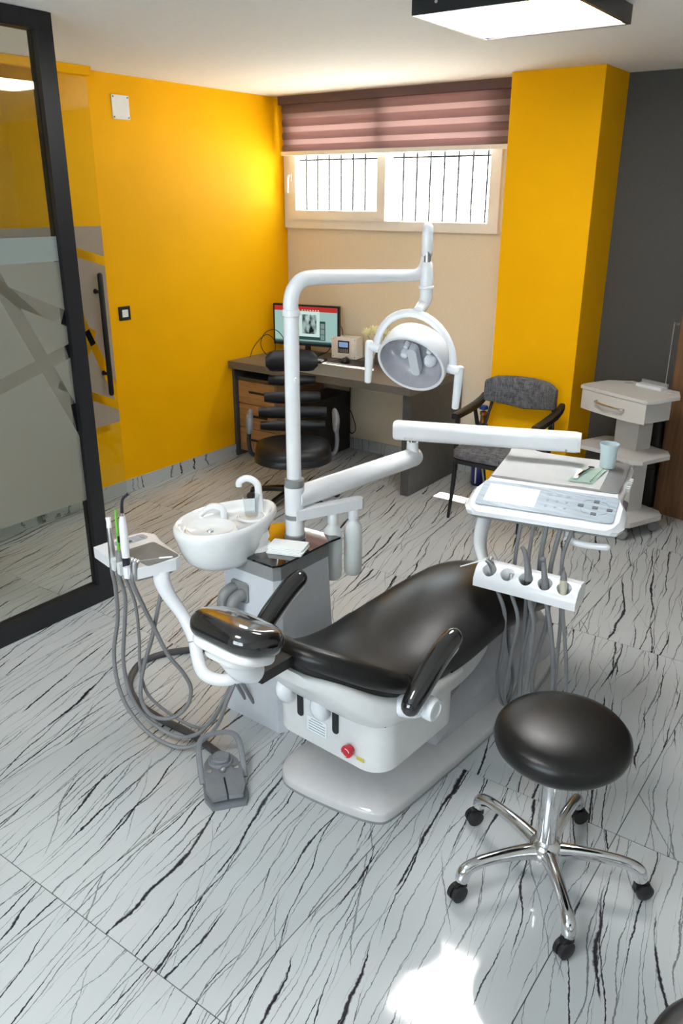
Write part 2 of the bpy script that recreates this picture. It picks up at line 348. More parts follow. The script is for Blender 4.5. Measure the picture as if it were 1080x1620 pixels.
M_PANEL = pm('silver_blue_panel', (.40, .47, .54), .22, coat=.6, var=.10, scale=9, aniso=(1, 9, 1))
M_SCREENW = pm('lit_panel_display', (.86, .87, .86), .2, var=.01, emit=(1, 1, 1), estr=.35)
M_KEY = pm('dark_key', (.09, .10, .12), .5)
M_ICON = pm('grey_print', (.24, .29, .35), .5)
M_TRAY = pm('satin_steel_tray', (.33, .33, .33), .38, .6, var=.03)
M_MATG = pm('grey_brown_mat', (.20, .19, .18), .55)
M_CUP = pm('pale_blue_plastic', (.60, .71, .74), .3, var=.02)
M_WATER = pm('frosted_bottle', (.72, .75, .74), .3, var=.02, sss=.3)
M_POUCH = pm('pale_green_paper', (.58, .74, .66), .5, var=.05)
M_CLEAR = glass('clear_plastic', (.93, .95, .96), 1.4)
M_GLASS = glass('partition_glass', (.94, .97, .96), 1.0)
M_GLASSD = glass('door_glass', (.95, .97, .94), 1.0)
M_PANE = glass('window_glass', (.97, .98, .98), .6)
M_FRAMEW = pm('white_upvc', (.84, .80, .73), .35, var=.01)
M_RED = pm('red_button', (.60, .012, .03), .3, coat=.3)
M_YTAG = pm('yellow_label', (.62, .50, .08), .6)
M_GREEN = pm('green_silicone', (.16, .45, .06), .4)
M_DKGREYM = pm('dark_grip', (.02, .016, .03), .3)
M_CREAMG = pm('cream_grip', (.62, .58, .46), .4)
M_PETAL = pm('pale_yellow_petal', (.90, .86, .55), .6, var=.06)
M_LEAF = pm('flower_stem_green', (.20, .24, .05), .6)
M_DEV = pm('ivory_casing', (.86, .82, .77), .4)
M_LAMPIN = pm('reflector_grey', (.52, .51, .55), .2, .35)
M_LENS = pm('lamp_lens', (.82, .84, .88), .1, coat=1)
M_LAMP = emis('ceiling_panel_light', (1, .985, .96), 13.0)
M_BLIND_D = blindmat('blind_dense_band', (.36, .245, .235), .55)
M_BLIND_L = blindmat('blind_sheer_band', (.52, .40, .385), .55)
M_BOOK = pm('blue_booklet', (.10, .12, .25), .4)

# ================================================================== THE ROOM
XL, XR, YB, YF, ZC = -4.25, 1.6, 5.2, -1.7, 2.57
floor = struct(MB().b2((XL-.1, YF-.1, -.12), (XR+.1, YB+.25, -.003)).obj('floor', M_GROUT, smooth=0))
tile_cache = {}
gx = [-.477+.6*k for k in range(-7, 5)]; gy = [.98+1.2*k for k in range(-3, 5)]
for i in range(len(gx)-1):
    for j in range(len(gy)-1):
        x0, x1 = max(gx[i], XL), min(gx[i+1], XR); y0, y1 = max(gy[j], YF), min(gy[j+1], YB+.06)
        if x1-x0 < .03 or y1-y0 < .03: continue
        x0 += .0015; x1 -= .0015; y0 += .0015; y1 -= .0015
        key = (round(x1-x0, 3), round(y1-y0, 3))
        if key not in tile_cache:
            me = MB().box((0, 0, -.005), (x1-x0, y1-y0, .01)).mesh('floor_tile', None, 0); me.materials.append(M_MARBLE); tile_cache[key] = me
        t_ = link('floor_tile', tile_cache[key], floor, None, T((x0+x1)/2, (y0+y1)/2, 0))
struct(MB().b2((XL-.1, YF-.1, ZC), (XR+.1, YB+.1, ZC+.12)).obj('ceiling', M_CEIL, smooth=0))
struct(MB().b2((XL-.12, YF, 0), (XL, YB+.06, ZC)).obj('wall_left', M_YEL, smooth=0))
wb = MB()
WX0, WX1, WZ0, WZ1 = -4.225, -2.47, 1.70, 2.535
wb.b2((XL, YB, 0), (-2.25, YB+.06, WZ0)); wb.b2((XL, YB, WZ1), (-2.25, YB+.06, ZC)); wb.b2((XL, YB, WZ0), (WX0, YB+.06, WZ1)); wb.b2((WX1, YB, WZ0), (-2.25, YB+.06, WZ1))
struct(wb.obj('wall_back', M_CREAM, smooth=0))
struct(MB().b2((-2.285, 4.87, 0), (-1.735, YB+.15, ZC)).obj('wall_pillar', M_YEL, smooth=0))
struct(MB().b2((-1.735, 5.265, 0), (XR+.1, 5.36, ZC)).obj('wall_back_grey', M_DGREY, smooth=0))
struct(MB().b2((XR, YF, 0), (XR+.1, 5.265, ZC)).obj('wall_right', M_WALLW, smooth=0))
wf = MB()   # wall behind the camera; unseen window opening added to let cool daylight in
wf.b2((XL, YF-.1, 0), (-2.0, YF, ZC)); wf.b2((.2, YF-.1, 0), (XR, YF, ZC)); wf.b2((-2.0, YF-.1, 2.2), (.2, YF, ZC)); wf.b2((-2.0, YF-.1, 0), (.2, YF, .9))
struct(wf.obj('wall_front', M_WALLW, smooth=0))
wfr = MB()
for x in (-1.98, -.9, .18): wfr.b2((x-.02, YF-.08, .9), (x+.02, YF-.02, 2.2))
for z in (.92, 2.18): wfr.b2((-1.96, YF-.075, z-.02), (.16, YF-.025, z+.02))
w2 = struct(wfr.obj('added_window', M_BLKMET, smooth=0)); MB().b2((-1.96, YF-.055, .94), (.16, YF-.045, 2.16)).obj('pane', M_PANE, w2, smooth=0)
bl = struct(MB().b2((XL, YF, 0), (XL+.012, YB, .088)).obj('baseboard_left', M_MARBLE, smooth=0))
struct(MB().b2((XL+.012, YB-.012, 0), (-2.285, YB, .088)).obj('baseboard_back', M_MARBLE, smooth=0))
struct(MB().b2((-1.73, 5.253, 0), (-1.26, 5.265, .088)).obj('baseboard_grey', M_MARBLE, smooth=0))

struct(MB().b2((-9, 5.45, 1.45), (4, 16, 1.58)).obj('floor_outside', pm('pale_paving', (.62, .60, .56), .8, var=.08, scale=2), smooth=0))
struct(MB().b2((XL-.1, YB+.06, 1.0), (-2.2, 5.45, 1.575)).obj('trim_1', M_WALLW, smooth=0))
# back window: outer frame, operable left sash, fixed right light, grille outside
wn = MB(); y0, y1 = 5.165, 5.235
wn.b2((-4.245, y0, 1.672), (-2.455, y1, 1.735), bevel=.004); wn.b2((-4.245, y0, 1.735), (-4.17, y1, 2.54)); wn.b2((-2.53, y0, 1.735), (-2.455, y1, 2.54)); wn.b2((-4.17, y0, 2.48), (-2.53, y1, 2.54)); wn.b2((-3.385, y0, 1.735), (-3.315, y1, 2.48))
win = struct(wn.obj('window_1', M_FRAMEW, smooth=30))
sa = MB(); y0, y1 = 5.145, 5.20
sa.b2((-4.19, y0, 1.735), (-3.32, y1, 1.80), bevel=.005); sa.b2((-4.19, y0, 2.42), (-3.32, y1, 2.49), bevel=.005); sa.b2((-4.19, y0, 1.80), (-4.12, y1, 2.42), bevel=.005); sa.b2((-3.39, y0, 1.80), (-3.32, y1, 2.42), bevel=.005)
sash = sa.obj('sash', M_FRAMEW, win)
MB().b2((-4.12, 5.17, 1.80), (-3.39, 5.176, 2.42)).obj('pane', M_PANE, win, smooth=0)
MB().b2((-3.315, 5.195, 1.735), (-2.53, 5.201, 2.48)).obj('pane', M_PANE, win, smooth=0)
MB().box((-4.165, 5.14, 2.03), (.025, .012, .05), bevel=.004).rod([(-4.165, 5.125, 2.04), (-4.165, 5.11, 2.02), (-4.165, 5.108, 1.93)], .009).obj('window_handle', M_FRAMEW, sash)
grille = tag(thing('window_grille', 'thin iron security bars outside the high window', 'grille', T(-3.35, 5.42, 1.7)), 'thin iron security bars outside the high window', 'grille')
M_BAR = pm('iron_bar', (.02, .02, .022), .8, spec=.1)
for z in (1.66, 2.16, 2.5): MB().b2((-4.4, 5.414, z-.006), (-2.3, 5.426, z+.006)).obj('crossbar', M_BAR, grille, True)
bar_me = None
for k in range(19):
    x = -4.34+k*.111
    if bar_me is None:
        bar_me = MB().lathe([(.0065, -.122), (.0065, .85)], None, 8).mesh('bar'); bar_me.materials.append(M_BAR)
    link('bar', bar_me, grille, None, T(x+3.35, 0, 0))
# zebra roller blind
blind = thing('roller_blind', 'mauve brown zebra roller blind half lowered over the high window', 'blind', T(-3.3, 5.10, 2.2))
bx0, bx1 = -4.205, -2.335
MB().b2((bx0, 5.06, 2.515), (bx1, 5.14, ZC), bevel=.01).obj('headrail', M_BLIND_D, blind, True)
z = 2.52; k = 0
for hgt, mt in ((.062, M_BLIND_D), (.035, M_BLIND_L), (.052, M_BLIND_D), (.036, M_BLIND_L), (.050, M_BLIND_D), (.034, M_BLIND_L), (.045, M_BLIND_D)):
    bmk = MB(); rings = []
    for t_ in range(7):
        a = t_/6; yy = 5.10-.010*math.sin(math.pi*a) if mt is M_BLIND_D else 5.10-.002+.004*a
        rings.append([(bx0+.01, yy, z-hgt*a), (bx1-.01, yy, z-hgt*a), (bx1-.01, yy+.0015, z-hgt*a), (bx0+.01, yy+.0015, z-hgt*a)])
    bmk.loft(rings).obj('blind_band', mt, blind, True); z -= hgt
MB().b2((bx0, 5.085, z-.028), (bx1, 5.115, z), bevel=.008).obj('bottom_rail', M_FRAMEW, blind, True)
cd = [(-2.352, 5.07, 2.52), (-2.35, 5.06, 2.0), (-2.352, 5.05, 1.2), (-2.356, 5.05, .75), (-2.366, 5.05, .70), (-2.374, 5.05, .75), (-2.37, 5.05, 1.2), (-2.366, 5.06, 2.0), (-2.362, 5.07, 2.52)]
MB().tube(cd, .0018, 6, 4).obj('pull_cord', M_PAPER, blind, True)

# walnut panel at the right edge (wall-high, standing in front of the grey wall)
tag(MB().box((.45, .018, 1.2), (.9, .036, 2.4), T(-1.225, 5.175, 0, R(-14)), bevel=.002).obj('wood_panel', M_WALNUT, smooth=30), 'tall walnut wood panel at the right edge behind the trolley', 'panel')

# glass partition with black frame, frosted film
PX = -3.12
part = thing('glass_partition', 'black framed glass partition with frosted film, nearest at far left', 'partition', T(PX, 1.0, 0))
py0, py1 = -1.5, 2.335
MB().b2((PX-.03, py1-.078, 0), (PX+.03, py1, ZC-.002), bevel=.002).obj('stile', M_BLKMET, part, True)
MB().b2((PX-.03, py0, 0), (PX+.03, py0+.078, ZC-.002), bevel=.002).obj('stile', M_BLKMET, part, True)
MB().b2((PX-.03, py0+.078, 0), (PX+.03, py1-.078, .095), bevel=.002).obj('bottom_rail', M_BLKMET, part, True)
MB().b2((PX-.03, py0+.078, ZC-.068), (PX+.03, py1-.078, ZC-.002), bevel=.002).obj('top_rail', M_BLKMET, part, True)
MB().b2((PX-.004, py0+.078, .095), (PX+.004, py1-.078, ZC-.068)).obj('glass_pane', M_GLASS, part, True, 0)
st = [(1.76, 1.622, 2.50, 1.28, .032), (1.94, 1.60, 2.30, .84, .032), (1.45, 1.022, 2.4, 1.29, .030)]
bk = [(2.243, 1.400, 2.28, 1.383, .030), (2.243, 1.247, 2.28, 1.257, .028), (2.245, 1.01, 2.262, .88, .014)]
M_FILM1 = film('frosted_film_striped', (.42, .42, .37), .78, st, bk, .7)
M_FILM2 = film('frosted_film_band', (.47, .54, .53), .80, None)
WM_ID = Matrix.Identity(4)
def worldpart(mb, name, mat, parent, label=None):     # mesh keeps world coordinates (for object-space prints)
    me = mb.mesh(name, None, 0); me.materials.append(mat)
    return link(name, me, parent, label, WM[parent.name].inverted())
worldpart(MB().b2((PX+.0045, py0+.078, .54), (PX+.0055, py1-.078, 1.632)), 'frosted_film', M_FILM1, part, 'frosted film with clear diagonal stripes')
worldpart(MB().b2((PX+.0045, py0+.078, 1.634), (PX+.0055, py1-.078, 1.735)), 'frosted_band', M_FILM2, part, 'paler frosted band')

DX = -4.15
door = thing('door_1', 'frameless sliding glass door with black bar handle and striped frosted film', 'door', T(DX, 3.0, 0)); struct(door)
MB().b2((DX-.005, 1.9, .012), (DX+.005, 3.325, 2.52)).obj('glass_pane', M_GLASSD, door, True, 0)
ds = [(2.88, 1.665, 3.34, 1.525, .026), (3.06, 1.33, 3.34, .67, .028), (3.19, 1.14, 3.02, .82, .028), (2.9, .85, 3.34, .636, .026), (2.55, 1.5, 3.05, 1.02, .03)]
dbk = [(3.142, 1.137, 3.18, 1.047, .020)]
worldpart(MB().b2((DX+.0055, 1.9, .535), (DX+.0065, 3.325, 1.731)), 'frosted_film', film('door_film', (.55, .51, .45), .80, ds, dbk), door, 'frosted film with clear and black stripes')
hd = MB().rod([(DX+.062, 3.235, 1.455), (DX+.062, 3.235, .745)], .0165, 14, 1)
hnd = hd.obj('handle', M_BLKMET, door, True)
for zz in (1.36, .865): MB().tube([(DX+.005, 3.235, zz), (DX+.02, 3.235, zz), (DX+.062, 3.235, zz)], [.017, .010, .010], 12, 1).obj('handle_standoff', M_BLKMET, hnd, True)
MB().b2((DX-.03, 1.5, 2.522), (DX+.03, 3.34, ZC-.002)).obj('track', M_YEL, door, True, 0)

# wall plate and light switch on the yellow wall
pl_ = thing('blank_wall_plate', 'white blank cover plate with four screws high on yellow wall', 'wall plate', T(XL, 3.638, 2.33))
MB().prism(rrect(.132, .13, .004), 0, .006, T(XL, 3.638, 2.393, 0, 0, R(90)) @ T(0, 0, 0), .002).obj('plate', M_PAPER, pl_, True)
for a in (-1, 1):
    for c in (-1, 1): MB().lathe([(.005, 0), (.005, .0025), (.002, .003)], T(XL+.006, 3.638+a*.055, 2.393+c*.055, 0, 0, R(90)), 10).obj('screw', M_MGREY, pl_, True)
sw = thing('light_switch', 'dark framed light switch on yellow wall beside glass door', 'switch', T(XL, 3.525, 1.15))
MB().prism(rrect(.086, .088, .004), 0, .010, T(XL, 3.525, 1.192, 0, 0, R(90)), .002).obj('frame', M_BLKMET, sw, True)
MB().prism(rrect(.046, .046, .002), .010, .014, T(XL, 3.525, 1.192, 0, 0, R(90)), .001).obj('rocker', M_PAPER, sw, True)

# ceiling lamps (square framed panels)
def ceiling_lamp(x, y, label, group):
    t = thing('ceiling_lamp', label, 'ceiling light', T(x, y, 2.505), group)
    f = MB(); h = .30
    for (a, b) in (((-h, -h), (h, -h+.014)), ((-h, h-.014), (h, h)), ((-h, -h+.014), (-h+.014, h-.014)), ((h-.014, -h+.014), (h, h-.014))):
        f.b2((a[0], a[1], 0), (b[0], b[1], .064))
    f.obj('frame', M_BLKMET, t, smooth=0)
    MB().b2((-h+.014, -h+.014, .008), (h-.014, h-.014, .03)).obj('diffuser', M_LAMP, t, smooth=0)
    for s_ in (-1, 1): MB().lathe([(.006, 0), (.006, .002)], T(s_*.2, -h, .035, 0, R(90)), 8).obj('screw', M_STEEL, t)
    return t
ceiling_lamp(-1.47, 3.195, 'square black framed ceiling light panel above the dental chair', None)
ceiling_lamp(-1.41, .2, 'black framed light panel added out of view to brighten the front of the room', None)  # unseen second panel, added to light the front of the room

# ================================================================== DENTAL CHAIR
MC = T(-1.28, 2.10, 0, R(-4.3))
chair = thing('dental_chair', 'reclined black dental treatment chair on pale grey floor base', 'dental chair', MC)
def sect(ly, ze, crown, hw, th, n=32, p=.45, q=.6):
    ring = []
    for k in range(n):
        a = 2*math.pi*k/n; c, s_ = math.cos(a), math.sin(a)
        x = hw*math.copysign(abs(c)**p, c); zz = math.copysign(abs(s_)**q, s_)
        ring.append((x, ly, ze-th/2+th/2*zz+(crown*(1-(x/hw)**2) if s_ > 0 else 0)))
    return ring
def lerp_sections(tab, m=5):
    P, _ = spline([(t[0], t[1], t[2]) for t in tab], m); Q, _ = spline([(t[3], t[4], 0) for t in tab], m)
    return [sect(a.x, a.y, a.z, b.x, b.y) for a, b in zip(P, Q)]
back_tab = [(-.515, .640, .0, .05, .03), (-.50, .652, .0, .085, .06), (-.46, .645, 0, .13, .08), (-.40, .612, 0, .175, .09), (-.32, .56, -.004, .212, .09), (-.22, .52, .008, .225, .09), (-.1, .502, .025, .23, .09), (.02, .502, .038, .235, .09)]
seat_tab = [(.012, .500, .037, .234, .10), (.15, .505, .05, .235, .11), (.35, .512, .058, .23, .11), (.55, .50, .055, .23, .11), (.70, .462, .045, .225, .10), (.83, .405, .03, .21, .08), (.91, .36, .015, .17, .06), (.945, .335, .0, .11, .03)]
br = MB().loft(lerp_sections(back_tab)).obj('backrest', M_LEATHER, chair, smooth=60)
MB().loft(lerp_sections(seat_tab)).obj('seat', M_LEATHER, chair, smooth=60)
MB().rod([(-.10, -.455, .628), (-.055, -.488, .650), (0, -.502, .657), (.065, -.49, .652), (.13, -.445, .63), (.185, -.38, .59), (.215, -.315, .553), (.226, -.275, .53)], [.024, .032, .034, .035, .036, .036, .035, .032], 16, 5).obj('edge_bolster', M_LEATHER, br, label='rolled upper edge of backrest')
shell_tab = [(-.525, .605, 0, .07, .04), (-.49, .60, 0, .12, .07), (-.43, .575, 0, .175, .12), (-.35, .53, 0, .222, .15), (-.25, .488, 0, .242, .13), (-.12, .458, 0, .245, .09), (.0, .44, 0, .242, .06), (.08, .43, 0, .235, .05)]
sh_ = MB().loft(lerp_sections(shell_tab)).obj('back_shell', M_WARMW, chair, smooth=60, label='white moulded shell behind the backrest')
seat_shell = [(-.12, .43, 0, .19, .05), (.05, .43, 0, .195, .05), (.3, .42, 0, .19, .05), (.55, .405, 0, .18, .05), (.72, .365, 0, .16, .04), (.86, .315, 0, .12, .02)]
MB().loft(lerp_sections(seat_shell)).obj('seat_shell', M_BLK, chair, smooth=60)
# headrest
def pad(w, d, rad, z0, z1, r_, M, top=0):
    rings = []
    for sgn, zc in ((-1, z0+r_), (1, z1-r_)):
        for k in range(6):
            a = R(90*k/5) if sgn > 0 else R(90-90*k/5); ins = r_*(1-math.cos(a))
            rings.append([(x, y, zc+sgn*r_*math.sin(a)) for x, y in rrect(w-2*ins, d-2*ins, max(rad-ins, .004), 8)])
    for k in (.7, .35): rings.append([(x*k, y*k, z1+top*(1-k)) for x, y in rrect(w-2*r_, d-2*r_, max(rad-r_, .004), 8)])
    return MB().loft(rings, True, M)
MHR = T(.008, -.722, .822, 0, R(-19))
hrest = pad(.265, .185, .078, -.038, .036, .034, MHR, .006).obj('headrest', M_WRAP, chair, smooth=70, label='black headrest in clear plastic wrap')
pad(.235, .155, .065, -.060, -.030, .012, MHR).obj('headrest_shell', M_WARMW, hrest, smooth=70)
pad(.15, .11, .045, -.084, -.056, .012, MHR).obj('headrest_mount', M_WARMW, hrest, smooth=70)
MB().tube([(0, -.73, .75), (0, -.70, .70), (0, -.66, .665)], [.045, .043, .036], 18, 3).obj('headrest_pivot', M_WHITE, hrest)
MB().b2((-.03, -.66, .635), (.03, -.46, .668), bevel=.012).obj('headrest_slide', M_BLK, chair)
# armrests
for s_ in (-1, 1):
    ax = .302 if s_ > 0 else -.335
    ar = MB().rod([(ax, -.325, .510), (ax, -.295, .535), (ax, -.23, .585), (ax, -.165, .625), (ax, -.115, .643)], [.032, .036, .037, .036, .033], 18, 5, flat=.92).obj('armrest', M_WRAP, chair, label='padded black armrest in clear wrap')
    MB().rod([(ax, -.305, .484), (ax, -.28, .504), (ax, -.215, .555), (ax, -.155, .594), (ax, -.11, .612)], .023, 12, 5, flat=.8).obj('armrest_rail', M_WHITE, ar)
    MB().tube([(s_*.21, -.26, .44), (ax*.9, -.275, .465), (ax, -.285, .49)], [.036, .034, .03], 14, 4).obj('armrest_bracket', M_WHITE, chair)
    MB().lathe([(.0, 0), (.034, 0), (.037, .006), (.037, .030), (.033, .036), (.024, .037), (.022, .034), (0, .034)], T(ax+s_*.008, -.255, .475, 0, 0, s_*R(90)), 28).obj('pivot_cap', M_WHITE, chair)
# mechanism housing under the backrest
hb = MB().prism(rrect(.46, .44, .08, 6, -.005, -.14), .225, .402, None, .035, 3)
hsg = hb.obj('mechanism_housing', M_WARMW, chair, smooth=50, label='white moulded housing under the backrest')
fy = -.361
for x_ in (-.105, .045): MB().prism(rrect(.024, .085, .010), 0, .004, T(x_, fy-.0005, .355, 0, R(90)), 0).obj('slot', M_BLK, hsg)
for x_ in (-.15, .0): MB().tube([(x_, -.345, .44), (x_, -.38, .425), (x_, -.388, .40), (x_, -.37, .37)], [.028, .03, .03, .027], 14, 4).obj('hinge_knuckle', M_WHITE, hsg)
MB().prism(rrect(.085, .055, .002), 0, .0012, T(-.035, fy, .30, 0, R(90))).obj('rating_plate', M_PAPER, hsg, smooth=0)
for i in range(5): MB().box((-.035, fy-.0015, .32-.01*i), (.07 if i else .05, .0008, .0022)).obj('printed_line', M_ICON, hsg, smooth=0)
sb = MB().lathe([(.013, 0), (.013, .012), (.02, .014), (.0215, .02), (.020, .026), (.012, .028), (0, .028)], T(.108, fy, .285, 0, R(90)), 28).obj('emergency_stop', M_RED, hsg, label='red emergency stop button')
for a0 in (20, 200):
    MB().tube([(.108+.014*math.cos(R(a0+10*k)), fy-.0285, .285+.014*math.sin(R(a0+10*k))) for k in range(9)], .0012, 6, 1).obj('arrow_mark', M_PAPER, sb)
MB().box((.145, fy-.001, .262), (.03, .001, .012)).obj('warning_tag', M_YTAG, hsg, smooth=0)
MB().box((.09, -.15, .412), (.25, .36, .035), bevel=.015).obj('seat_rear_pad', M_LEATHER, chair)
# floor base
bp = [(-.205, -.36), (-.14, -.385), (.10, -.352), (.19, -.322), (.215, -.28), (.225, 0), (.23, .35), (.215, .75), (.17, .97), (.11, 1.0), (-.11, 1.0), (-.17, .97), (-.215, .75), (-.235, .35), (-.245, 0), (-.25, -.22), (-.24, -.31)]
for _ in range(3): bp = [q for i in range(len(bp)) for q in (((bp[i][0]*3+bp[(i+1) % len(bp)][0])/4, (bp[i][1]*3+bp[(i+1) % len(bp)][1])/4), ((bp[i][0]+bp[(i+1) % len(bp)][0]*3)/4, (bp[i][1]+bp[(i+1) % len(bp)][1]*3)/4))]
MB().prism(bp, 0, .010).obj('base_skirt', M_MGREY, chair)
bt = [(x*.97, y*.985+.003) for x, y in bp]; bt2 = [(x*.80, y*.93+.02) for x, y in bp]
n = len(bp)
MB().loft([[(x, y, .010) for x, y in bp], [(x, y, .030) for x, y in bp], [(x*.992, y*.997, .037) for x, y in bp], [(x*.975, y*.99, .042) for x, y in bp], [(x*.88, y*.955+.012, .056) for x, y in bp], [(x*.75, y*.90+.03, .070) for x, y in bp], [(x*.62, y*.82+.06, .076) for x, y in bp]]).obj('floor_base', M_BASE, chair, smooth=75, label='pale grey glossy floor base')
# lift arm cover, sloping up from the head end
def trap(y, z0, z1, xa, xb, ch=.035): return [(xa, y, z0), (xb, y, z0), (xb, y, z1-ch), (xb-ch, y, z1), (xa+ch, y, z1), (xa, y, z1-ch)]
MB().loft([trap(.055, .05, .095, -.045, .150, .03), trap(.075, .05, .125, -.055, .156, .04), trap(.50, .05, .285, -.06, .165, .06), trap(.78, .05, .345, -.06, .168, .06), trap(.90, .05, .27, -.06, .165, .06), trap(.97, .05, .11, -.05, .15)]).obj('lift_arm_cover', pm('lavender_grey_gloss_plastic', (.43, .425, .45), .16, coat=.4, var=.015), chair, smooth=25, label='sloping glossy grey cover of the lift arm')
MB().b2((-.18, .25, .07), (.02, .80, .40), bevel=.03).obj('lift_column', M_MGREY, chair)
bt_ = MB().lathe([(.05, .20), (.062, .21), (.05, .225), (.062, .24), (.05, .255), (.062, .27), (.05, .285), (.062, .30), (.05, .315)], T(-.262, -.17, 0), 24)
bt_.obj('rubber_boot', M_BLK, chair, label='black ribbed rubber boot beside the housing')
for i in range(5):
    rings = []
    for t_ in range(13):
        u = -1+t_/6; dp = max((1-abs(u)**2.4), .02)**.5*(.17-.022*i)
        rings.append(sect(.09+.25*u-.012*i, .45, 0, .200+.004*i, dp, 16, .3, .5))
    MB().loft(rings).obj('pleated_skirt', M_WARMW, chair, smooth=50, label='white pleated plastic skirt')

# ================================================================== CUSPIDOR UNIT
MU = T(-1.81, 2.12, 0, R(-2))
unit = thing('cuspidor_unit', 'white cuspidor cabinet with round spittoon bowl and tall white pole', 'cuspidor unit', MU)
cb = [(-.125, -.155), (.115, -.155), (.132, -.13), (.132, .135), (.115, .155), (-.11, .155), (-.135, .13), (-.135, -.14)]
cbo = [(x*1.13+.0, y*1.13+.012) for x, y in cb]
MB().prism(cbo, 0, .63, None, .006, 2, 30, cb).obj('cabinet', M_LGREY, unit, smooth=30)
MB().prism([(x*1.01, y*1.01) for x, y in cb], .63, .685, None, .008).obj('grey_band', M_MGREY, unit, smooth=30)
MB().prism([(x*1.05+.004, y*1.06) for x, y in cb[:4]]+[(.15, .19), (-.11, .17)]+[(x*1.05, y*1.05) for x, y in cb[6:]], .687, .695, None, .002).obj('top_plate', M_GLOSSBLK, unit, smooth=30, label='glossy black glass top')
# outlet plate with two elbow plugs on the front
op = MB().prism(rrect(.085, .082, .012), 0, .006, T(-.045, -.158, .545, 0, R(90)), .002).obj('outlet_plate', M_MGREY, unit)
for dx, dz in ((-.075, .005), (-.030, -.008)):
    e = MB().tube([(dx, -.155, .545+dz), (dx, -.19, .545+dz), (dx-.004, -.212, .53+dz), (dx-.006, -.214, .495+dz)], [.024, .022, .022, .018], 14, 4)
    e.box((dx-.006, -.214, .49+dz), (.034, .030, .055), bevel=.006)
    pg = e.obj('elbow_plug', M_MGREY, op)
    MB().tube([(dx-.006, -.214, .47+dz), (dx-.005, -.214, .36), (dx+.01, -.20, .20), (dx+.03, -.16, .08)], .007, 8, 5).obj('plug_cable', M_HOSE, pg)
# bowl
MBW = T(-1.93, 1.99, 0, R(-3))
def egg(a, sx, sy, skew=.16):
    x = sx*math.cos(a); y = sy*math.sin(a); x *= 1-skew*math.sin(a); return x, y
prof = [(.02, .650), (.50, .651), (.70, .660), (.84, .690), (.93, .735), (.99, .780), (1.01, .798), (.995, .812), (.95, .818), (.89, .812), (.84, .798), (.78, .788), (.02, .780)]
rings = []
for (s_, z) in prof:
    ring = []
    for k in range(48):
        a = 2*math.pi*k/48; x, y = egg(a, .138*s_, .222*s_)
        tl = .10*(y-.0)*0; dz = -.06*(1-s_)*0
        if z < .78 and y > 0 and s_ < .97: z2 = z+min(.06, .30*y)
        else: z2 = z
        ring.append((x, y, z2))
    rings.append(ring)
bowl = MB().loft(rings, True, MBW).obj('spittoon_bowl', M_PORC, unit, True, 60, label='oval white porcelain spittoon bowl')
MB().lathe([(.095, .784), (.09, .796), (.083, .796), (.070, .783), (.03, .782), (0, .780)][::-1], MBW @ T(-.0, -.085, .003), 36, 1.0, 1.0, (1, 0)).obj('basin_ring', M_PORC, bowl, True, 60)
MB().lathe([(.040, .782), (.047, .79), (.052, .79), (.056, .783)], MBW @ T(.02, .10, .003), 28, caps=(0, 0)).obj('cup_seat', M_PORC, bowl, True)
MB().lathe([(.012, .0), (.010, .003)], MBW @ T(0, -.09, .786), 16).obj('drain', M_CHROME, bowl, True)
MB().tube([(.005, .155, .78), (.005, .155, .86), (.0, .152, .90), (-.03, .135, .918), (-.055, .118, .905), (-.058, .116, .885)], [.017, .014, .013, .013, .013, .012], 14, 5, MBW).obj('cup_filler_spout', M_WHITE, bowl, True)
MB().tube([(-.045, .02, .78), (-.045, .02, .815), (-.052, .012, .832), (-.075, -.01, .838), (-.098, -.03, .815), (-.105, -.036, .80)], [.015, .013, .013, .012, .009, .008], 14, 5, MBW).obj('bowl_rinse_spout', M_WHITE, bowl, True)
MB().lathe([(.062, .695), (.06, .705), (.05, .71), (.048, .725), (.055, .735), (.05, .76)], T(-1.855, 2.045, 0), 28).obj('bowl_pedestal', M_WARMW, unit, True)
# pole
PXY = (-1.79, 2.2)
MB().lathe([(.040, .695), (.040, .71), (.034, .715)], T(*PXY, 0), 24).obj('pole_foot', M_MGREY, unit, True)
MB().lathe([(.036, .71), (.037, .90)], T(*PXY, 0), 28).obj('pole_sleeve', M_WHITE, unit, True)
for z0, z1, r_ in ((.775, .795, .0385), (.90, .932, .0365)): MB().lathe([(r_-.002, z0), (r_, z0+.003), (r_, z1-.004), (r_-.004, z1)], T(*PXY, 0), 28).obj('pole_ring', M_MGREY, unit, True)
MB().lathe([(.0265, .93), (.0265, 1.515)], T(*PXY, 0), 28).obj('lamp_pole', M_WHITE, unit, True)
MB().lathe([(.0265, 1.512), (.031, 1.517), (.031, 1.533), (.0275, 1.538)], T(*PXY, 0), 28).obj('pole_ring', M_WHITE, unit, True)
MB().lathe([(.0, 0), (.009, 0), (.008, .006), (0, .007)], frame((PXY[0]+.0245, PXY[1]-.009, 1.30), (.9, -.35, 0)), 14).obj('pole_button', M_WHITE, unit, True)
